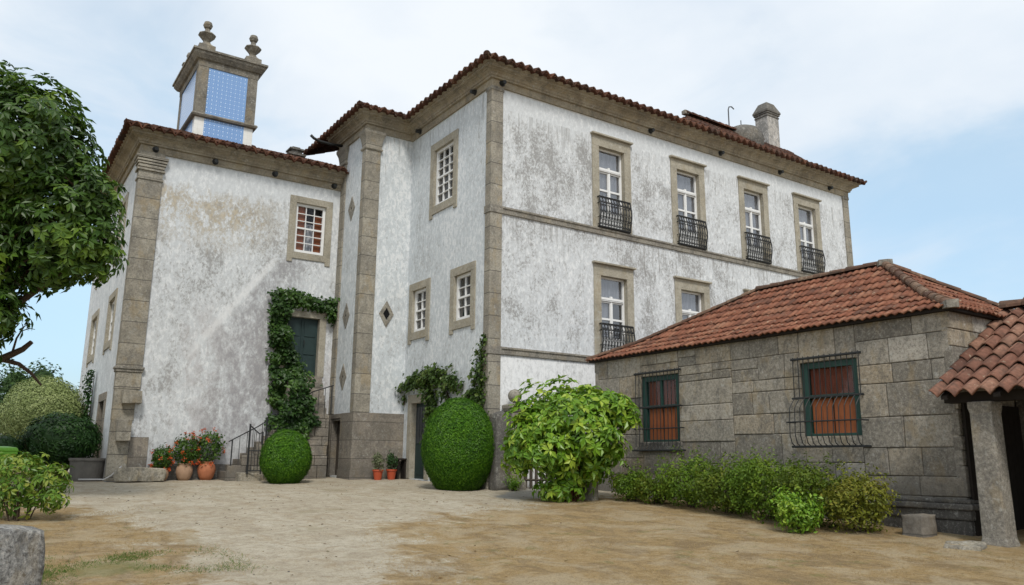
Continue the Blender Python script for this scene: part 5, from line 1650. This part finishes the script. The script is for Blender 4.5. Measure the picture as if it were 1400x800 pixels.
# ------------------------------------------------------------------ shrubs left of the wing
def roundshrub(name, c, r, mat, label, seed, n_, ls, egg=0.0, lump=.12, stem=True):
    t = thing(name, (c[0], c[1], zground(c[0], c[1])), label, 'shrub')
    rg = np.random.default_rng(seed)
    p, nn = lumpy([(*c, *r)], n_, rg, .72, lump, 3.0)
    p[:, 2] = np.maximum(p[:, 2], zground(c[0], c[1]) + .03)
    nn[:, 2] += .3
    tn = np.array([mnoise.noise(Vector(v.tolist()) * 3.2) for v in p]) * .4 + .5 + rg.normal(0, .17, len(p))
    ce, cf, ct_ = ell_mesh(c, [q * .86 for q in r], 24, 16, .35)
    ce = np.array(ce); ce[:, 2] = np.maximum(ce[:, 2], zground(c[0], c[1]) + .02)
    leaves('foliage', p, nn, ls, mat, t, .5, .15, .9, tone=tn, seed=seed, extra=(ce, cf, ct_))
    mb = MB()
    z0 = zground(c[0], c[1])
    for k in range(8):
        a = k * .8; mb.tube([(c[0] + .08 * math.cos(a), c[1] + .08 * math.sin(a), z0 - .05), (c[0] + r[0] * .6 * math.cos(a), c[1] + r[1] * .6 * math.sin(a), c[2] + .2 * r[2])], [.04, .015], 6)
    mb.build('stems', 'bark', t)
    return t
roundshrub('variegated_shrub', (-9.28, 12.2, 1.72), (1.30, 1.30, 1.42), 'leaf_var', 'big rounded pale variegated shrub left of the wing', 111, 15000, .085, lump=.06)
roundshrub('green_shrub', (-8.93, 8.9, 1.02), (1.10, .80, .78), 'leaf_dark', 'dense dark green shrub before the pale variegated shrub, over the concrete planter', 113, 4200, .12, lump=.25)
roundshrub('round_shrub', (-10.35, 8.8, .62), (.55, .55, .55), 'leaf_dark', 'low dark rounded shrub behind the lime green bin', 115, 1500, .08)
# slim climber against the wing's left wall
t = thing('slim_climber', (-8.1, 11.6, 0), 'slim dark climber growing up the left wall of the wing beside a door', 'climber')
rg = np.random.default_rng(117); k = 800
zc = rg.uniform(.1, 3.3, k); wv = .28 * (1 - zc / 3.9)
p = np.stack([-8.06 - np.abs(rg.normal(0, .10, k)), 11.7 + rg.normal(0, 1, k) * wv, zc], 1)
leaves('foliage', p, np.tile([-1, -.2, .3], (k, 1)), .12, 'leaf_dark', t, .7, .1, .7, seed=118)
mb = MB(); mb.tube([(-8.02, 11.7, -.05), (-8.0, 11.75, 1.5), (-8.0, 11.7, 3.2)], [.03, .02, .01], 6); mb.build('stem', 'bark', t)

# ------------------------------------------------------------------ climbers on the house
def climber(name, label, F, lines, n_, mat, ls, seed, hang=0.0, thick=.22, per=None):
    """lines: list of polylines of (s, z, half width)"""
    o_ = F.P(lines[0][0][0], 0, .05)
    t = thing(name, (o_.x, o_.y, zground(o_.x, o_.y)), label, 'climber')
    rg = np.random.default_rng(seed); P, Q = [], []
    L = []
    for ln in lines:
        for a, b in zip(ln, ln[1:]): L.append((a, b, math.hypot(b[0] - a[0], b[1] - a[1]) * (a[2] + b[2])))
    tot = sum(l[2] for l in L)
    for a, b, w_ in L:
        k = int(n_ * w_ / tot)
        u = rg.uniform(0, 1, k); wd = a[2] + (b[2] - a[2]) * u
        s = a[0] + (b[0] - a[0]) * u + rg.uniform(-1, 1, k) * wd + rg.normal(0, .06, k)
        z = a[1] + (b[1] - a[1]) * u + rg.uniform(-1, 1, k) * wd * .9 + rg.normal(0, .05, k)
        lm = np.array([mnoise.noise(Vector((x * 2.2, y * 2.2, seed))) for x, y in zip(s, z)])
        kp = lm > -.42
        d = rg.uniform(.02, 1, k) * thick * np.clip(.7 + lm, .3, 1.4)
        for x, y, q, m2 in zip(s[kp], z[kp], d[kp], lm[kp]):
            P.append(F.P(x, y, q)); Q.append(F.n * .8 + Vector((0, 0, .5)))
    P = np.array([tuple(v) for v in P]); Q = np.array([tuple(v) for v in Q])
    tn = np.array([mnoise.noise(Vector(v.tolist()) * 2.0) for v in P]) * .5 + .45 + rg.normal(0, .17, len(P))
    leaves('foliage', P, Q, ls, mat, t, .8, .12, .6, tone=tn, droop=.7, seed=seed)
    mb = MB()
    for ln in lines:
        pts = [F.P(a[0], a[1], .04) for a in ln]
        if len(pts) > 1: mb.tube(pts, .022, 6)
    mb.build('stem', 'bark', t)
    return t
climber('ivy', 'thick green ivy climbing round the high green door of the wing', F_wing,
        [[(-2.95, .6, .40), (-2.95, 1.6, .66), (-2.98, 2.3, .60), (-3.1, 3.0, .48), (-3.35, 3.7, .36), (-3.5, 4.6, .24), (-3.5, 5.55, .30)], [(-3.5, 5.55, .28), (-2.8, 5.55, .20), (-2.2, 5.42, .14), (-1.85, 5.5, .16)], [(-1.85, 5.6, .15), (-1.80, 5.0, .13)], [(-2.75, 3.1, .24), (-2.55, 2.5, .32), (-2.5, 1.6, .30)]],
        10000, 'leaf_ivy', .13, 121, thick=.42)
climber('ivy', 'ivy spilling down over the stair wall behind the small topiary ball', Fr((0, 5.95, 0), (1, 0, 0), (0, -1, 0)),
        [[(-2.95, 2.6, .35), (-3.05, 2.0, .42), (-3.2, 1.3, .40), (-3.3, .7, .25)], [(-3.0, 1.7, .3), (-2.55, 1.6, .16)], [(-3.6, 1.5, .14), (-3.75, 1.65, .12)]],
        2600, 'leaf_ivy', .13, 123, thick=.30)
climber('vine', 'vine arching over the green glazed door of the main block', F_side,
        [[(-5.0, 2.72, .10), (-4.4, 2.85, .16), (-3.6, 2.95, .28), (-2.6, 2.95, .32), (-1.8, 2.75, .24), (-1.35, 2.5, .14)], [(-3.2, 2.7, .28), (-3.0, 2.2, .28), (-2.9, 1.5, .22), (-2.85, 1.0, .14)], [(-2.2, 2.5, .2), (-2.0, 2.2, .1)], [(-4.85, 2.5, .08), (-4.85, 2.2, .06)]],
        1900, 'leaf_vine', .13, 125, thick=.35)
climber('vine', 'climbing vine on the corner pilaster of the house above the large topiary', F_side,
        [[(-.35, 1.2, .22), (-.45, 2.2, .34), (-.3, 2.9, .26), (-.22, 3.45, .15), (-.2, 3.9, .08)], [(-.7, 2.1, .2), (-1.05, 2.4, .16)]],
        950, 'leaf_vine', .12, 129, thick=.25)

# ------------------------------------------------------------------ trees
def limb(mb, a, b, r0, r1, rg, bend=.15, k=7, n_=6):
    a = np.array(a, float); b = np.array(b, float); L = np.linalg.norm(b - a)
    off = rg.normal(size=3) * bend * L
    pts = [tuple(a + (b - a) * t + off * math.sin(math.pi * t) * .5) for t in np.linspace(0, 1, n_)]
    mb.tube(pts, list(np.linspace(r0, r1, n_)), k)
    return pts
ct = thing('chestnut_tree', (-12.4, 3.6, zground(-12.4, 3.6)), 'big leafy chestnut tree overhanging from the left edge', 'tree')
rg = np.random.default_rng(131)
base = np.array([-12.4, 3.6, zground(-12.4, 3.6)])
LB = [(-11.2, .7, 6.75, 1.55), (-10.12, .32, 5.15, 1.12), (-11.35, 1.3, 4.85, 1.35), (-11.0, .85, 3.35, .62), (-13.2, 3.2, 6.9, 2.2), (-13.1, 3.8, 4.3, 1.9), (-9.62, -.12, 4.62, .70), (-10.55, .75, 5.95, 1.1), (-12.1, 1.6, 7.5, 1.5), (-10.2, .35, 4.55, .85), (-13.4, 4.8, 8.0, 2.0), (-11.3, 1.0, 3.9, .8), (-11.25, 1.1, 2.95, .55), (-10.75, .5, 7.3, 1.0), (-11.3, 1.0, 2.5, .55), (-9.75, .0, 5.75, .75), (-10.4, .4, 6.6, .95)]
mb = MB()
tr = limb(mb, base - np.array([0, 0, .2]), (-12.35, 3.2, 2.6), .34, .26, rg, .05, 10)
mb.build('trunk', 'bark', ct, smooth=True)
mb = MB()
for l in LB:
    pts = limb(mb, (-12.35, 3.2, 2.5 + rg.uniform(-.1, .2)), l[:3], .13, .04, rg, .12)
    for j in range(5):
        d = dirs_sphere(1, rg)[0]
        limb(mb, pts[rg.integers(2, 6)], np.array(l[:3]) + d * l[3] * .8, .035, .010, rg, .15, 5, 4)
mb.build('branch', 'bark', ct)
p, nn = lumpy(LB, 8600, rg, .30, .35, 1.9)
nn[:, 2] += .55
P_, N_, D_ = leaf_whorls(p, nn, 6, .19, rg)
tn = np.clip(np.repeat(np.array([mnoise.noise(Vector(v.tolist()) * 1.1) for v in p]) * .45 + .45 + rg.normal(0, .16, len(p)), 6) + rg.normal(0, .1, len(p) * 6), 0, 1)
leaves('crown', P_, N_, .195, 'leaf_chestnut', ct, .45, .12, .3, tone=tn, dirs=D_, droop=.55, seed=132)
# broken limb reaching out below the crown
mb = MB()
mb.tube([(-12.2, 3.25, 2.15), (-11.3, 2.95, 2.42), (-10.75, 2.62, 2.62), (-10.42, 2.4, 2.82), (-10.28, 2.3, 2.98)], [.12, .10, .085, .065, .05], 8)
mb.tube([(-10.8, 2.65, 2.6), (-10.45, 2.45, 2.5), (-10.2, 2.3, 2.3), (-10.0, 2.2, 2.05)], [.06, .045, .035, .02], 7)
mb.tube([(-10.6, 2.5, 2.74), (-10.56, 2.45, 3.05), (-10.45, 2.38, 3.32), (-10.30, 2.3, 3.38)], [.025, .02, .014, .008], 6)
mb.tube([(-10.52, 2.42, 3.2), (-10.35, 2.3, 3.27), (-10.25, 2.25, 3.25)], [.012, .01, .006], 5)
mb.build('broken_branch', 'bark', ct)

def fartree(c, rs, h0, label, seed, n_, ls, mat='leaf_far', lobes=None):
    z = zground(c[0], c[1])
    t = thing('broadleaf_tree', (c[0], c[1], z), label, 'tree', 'trees beyond the garden')
    rg = np.random.default_rng(seed)
    zc = (h0 + rs[2])
    lb = [(c[0], c[1], zc, *rs)]
    for k in range(6):
        d = dirs_sphere(1, rg)[0]; f = rg.uniform(.4, .6)
        lb.append((c[0] + d[0] * rs[0] * .7, c[1] + d[1] * rs[1] * .7, zc + d[2] * rs[2] * .65, rs[0] * f, rs[1] * f, rs[2] * f))
    p, nn = lumpy(lb, n_ * 2, rg, .3, .35, 2.2)
    p[:, 2] = np.maximum(p[:, 2], z + .2)
    nn[:, 2] += .4
    tn = np.array([mnoise.noise(Vector(v.tolist()) * .9) for v in p]) * .45 + .48 + rg.normal(0, .17, len(p))
    ev = []; ef = []; et = []
    for l in lb:
        a_, b_, c_ = ell_mesh(l[:3], [q * .62 for q in l[3:]], 14, 9, .3)
        ef += [tuple(i + len(ev) for i in f) for f in b_]; ev += a_; et += c_
    leaves('crown', p, nn, ls, mat, t, .6, .15, .9, tone=tn, seed=seed, extra=(ev, ef, et))
    mb = MB()
    pts = limb(mb, (c[0], c[1], z - .2), (c[0], c[1], zc), rs[0] * .07, rs[0] * .03, rg, .04)
    for k in range(6):
        d = dirs_sphere(1, rg)[0]; limb(mb, pts[2 + k % 3], (c[0] + d[0] * rs[0] * .7, c[1] + d[1] * rs[1] * .7, zc + d[2] * rs[2] * .6), rs[0] * .025, rs[0] * .008, rg, .1, 5, 4)
    mb.build('trunk', 'bark', t)
M['leaf_far_b'] = leafmat('far_blue_leaf', [(0, (.018, .042, .020)), (.5, (.034, .072, .028)), (1, (.07, .12, .04))], .6, .2, .2)
M['leaf_far_y'] = leafmat('far_light_leaf', [(0, (.05, .09, .02)), (.5, (.10, .16, .035)), (1, (.18, .24, .06))], .6, .2, .2)
fartree((-11.6, 24.0), (2.3, 2.3, 2.3), .3, 'dark tree at the left edge behind the variegated shrub', 141, 3800, .20)
fartree((-12.6, 20.0), (2.0, 2.0, 2.2), .3, 'dark bushy tree at the extreme left edge above the lime green bin', 146, 3600, .17, 'leaf_far_b')
fartree((-9.0, 31.0), (1.9, 1.9, 2.5), .3, 'middle tree with airy top behind the variegated shrub', 142, 3600, .20, 'leaf_far')
fartree((-7.35, 44.0), (1.5, 1.5, 2.7), .6, 'narrow bluish tree just left of the wing wall', 143, 2600, .24, 'leaf_far_b')
fartree((-5.2, 52.0), (2.0, 2.0, 2.6), .8, 'light green tree touching the wing wall edge', 144, 2600, .28, 'leaf_far_y')
fartree((-15.0, 30.0), (3.6, 3.6, 3.3), .5, 'broad dark tree beyond the frame behind the chestnut branch', 145, 3600, .26, 'leaf_far_b')

# ------------------------------------------------------------------ loose ground cover
def scatter_blades(name, n_, region, mat, h_, label, seed, cat):
    rg = np.random.default_rng(seed); pts = []
    while len(pts) < n_:
        m_ = n_ * 3
        x = rg.uniform(-11.5, 3.5, m_); y = rg.uniform(-14.5, 1.5, m_)
        sd_ = np.maximum.reduce([poly_sd(x, y, q) for q in region])
        nz = np.array([mnoise.noise(Vector((a * 1.3, b * 1.3, 5))) for a, b in zip(x, y)])
        dep = .559 * (x + 11.09) + .829 * (y + 17.52)
        ok = (sd_ + nz * .9 + rg.normal(0, .35, m_) > .12) & (nz > -.25 + rg.uniform(-.3, .5, m_)) & (dep > 7.5)
        pts += list(zip(x[ok], y[ok]))
    pts = pts[:n_]
    P = np.array([(a, b, zground(a, b) + .005) for a, b in pts])
    dr = rg.normal(size=(n_, 3)) * .9; dr[:, 2] = np.abs(dr[:, 2]) * .55 + .30
    dr /= np.linalg.norm(dr, axis=1)[:, None]
    nn = np.cross(dr, rg.normal(size=(n_, 3)))
    o = leaves(name, P, nn, h_, mat, None, .10, .0, .0, dirs=dr, seed=seed)
    return tag(o, label, cat, kind='stuff')
scatter_blades('dry_grass', 42000, [LAWN_R, LAWN_L], 'straw', .042, 'short dry straw coloured grass on the lawn', 151, 'grass')
scatter_blades('green_grass', 4200, [GREEN], 'grassblade', .05, 'green grass tuft growing in the dry lawn beside the foreground granite block', 152, 'grass')
rg = np.random.default_rng(161); mb = MB()
for k in range(520):
    x = rg.uniform(-11, 2.5); y = rg.uniform(-13, 5.0)
    if .559 * (x + 11.09) + .829 * (y + 17.52) < 7.5: continue
    s = rg.uniform(.005, .014) * (1.6 if rg.random() < .06 else 1)
    z = zground(x, y) + s * .25
    a = rg.uniform(0, 3)
    mb.lathe([(s * .5, -s * .4), (s, 0), (s * .55, s * .5)], (x, y, z), 5, tone=rg.random())
tag(mb.build('pebbles', 'stone_block', None), 'small loose stones scattered over the sandy forecourt', 'pebbles', kind='stuff')
p = np.stack([rg.uniform(-10, 1.5, 420), rg.uniform(-11, 4.5, 420), np.zeros(420)], 1)
p[:, 2] = [zground(a, b) + .012 for a, b in p[:, :2]]
M['leaf_dead'] = leafmat('dead_leaf', [(0, (.10, .06, .03)), (.5, (.18, .11, .05)), (1, (.12, .12, .03))], .8, .1, .2)
tag(leaves('fallen_leaves', p, np.tile([0, 0, 1.0], (420, 1)), .06, 'leaf_dead', None, .6, .1, .3, seed=162), 'brown fallen leaves scattered over the forecourt', 'leaves', kind='stuff')
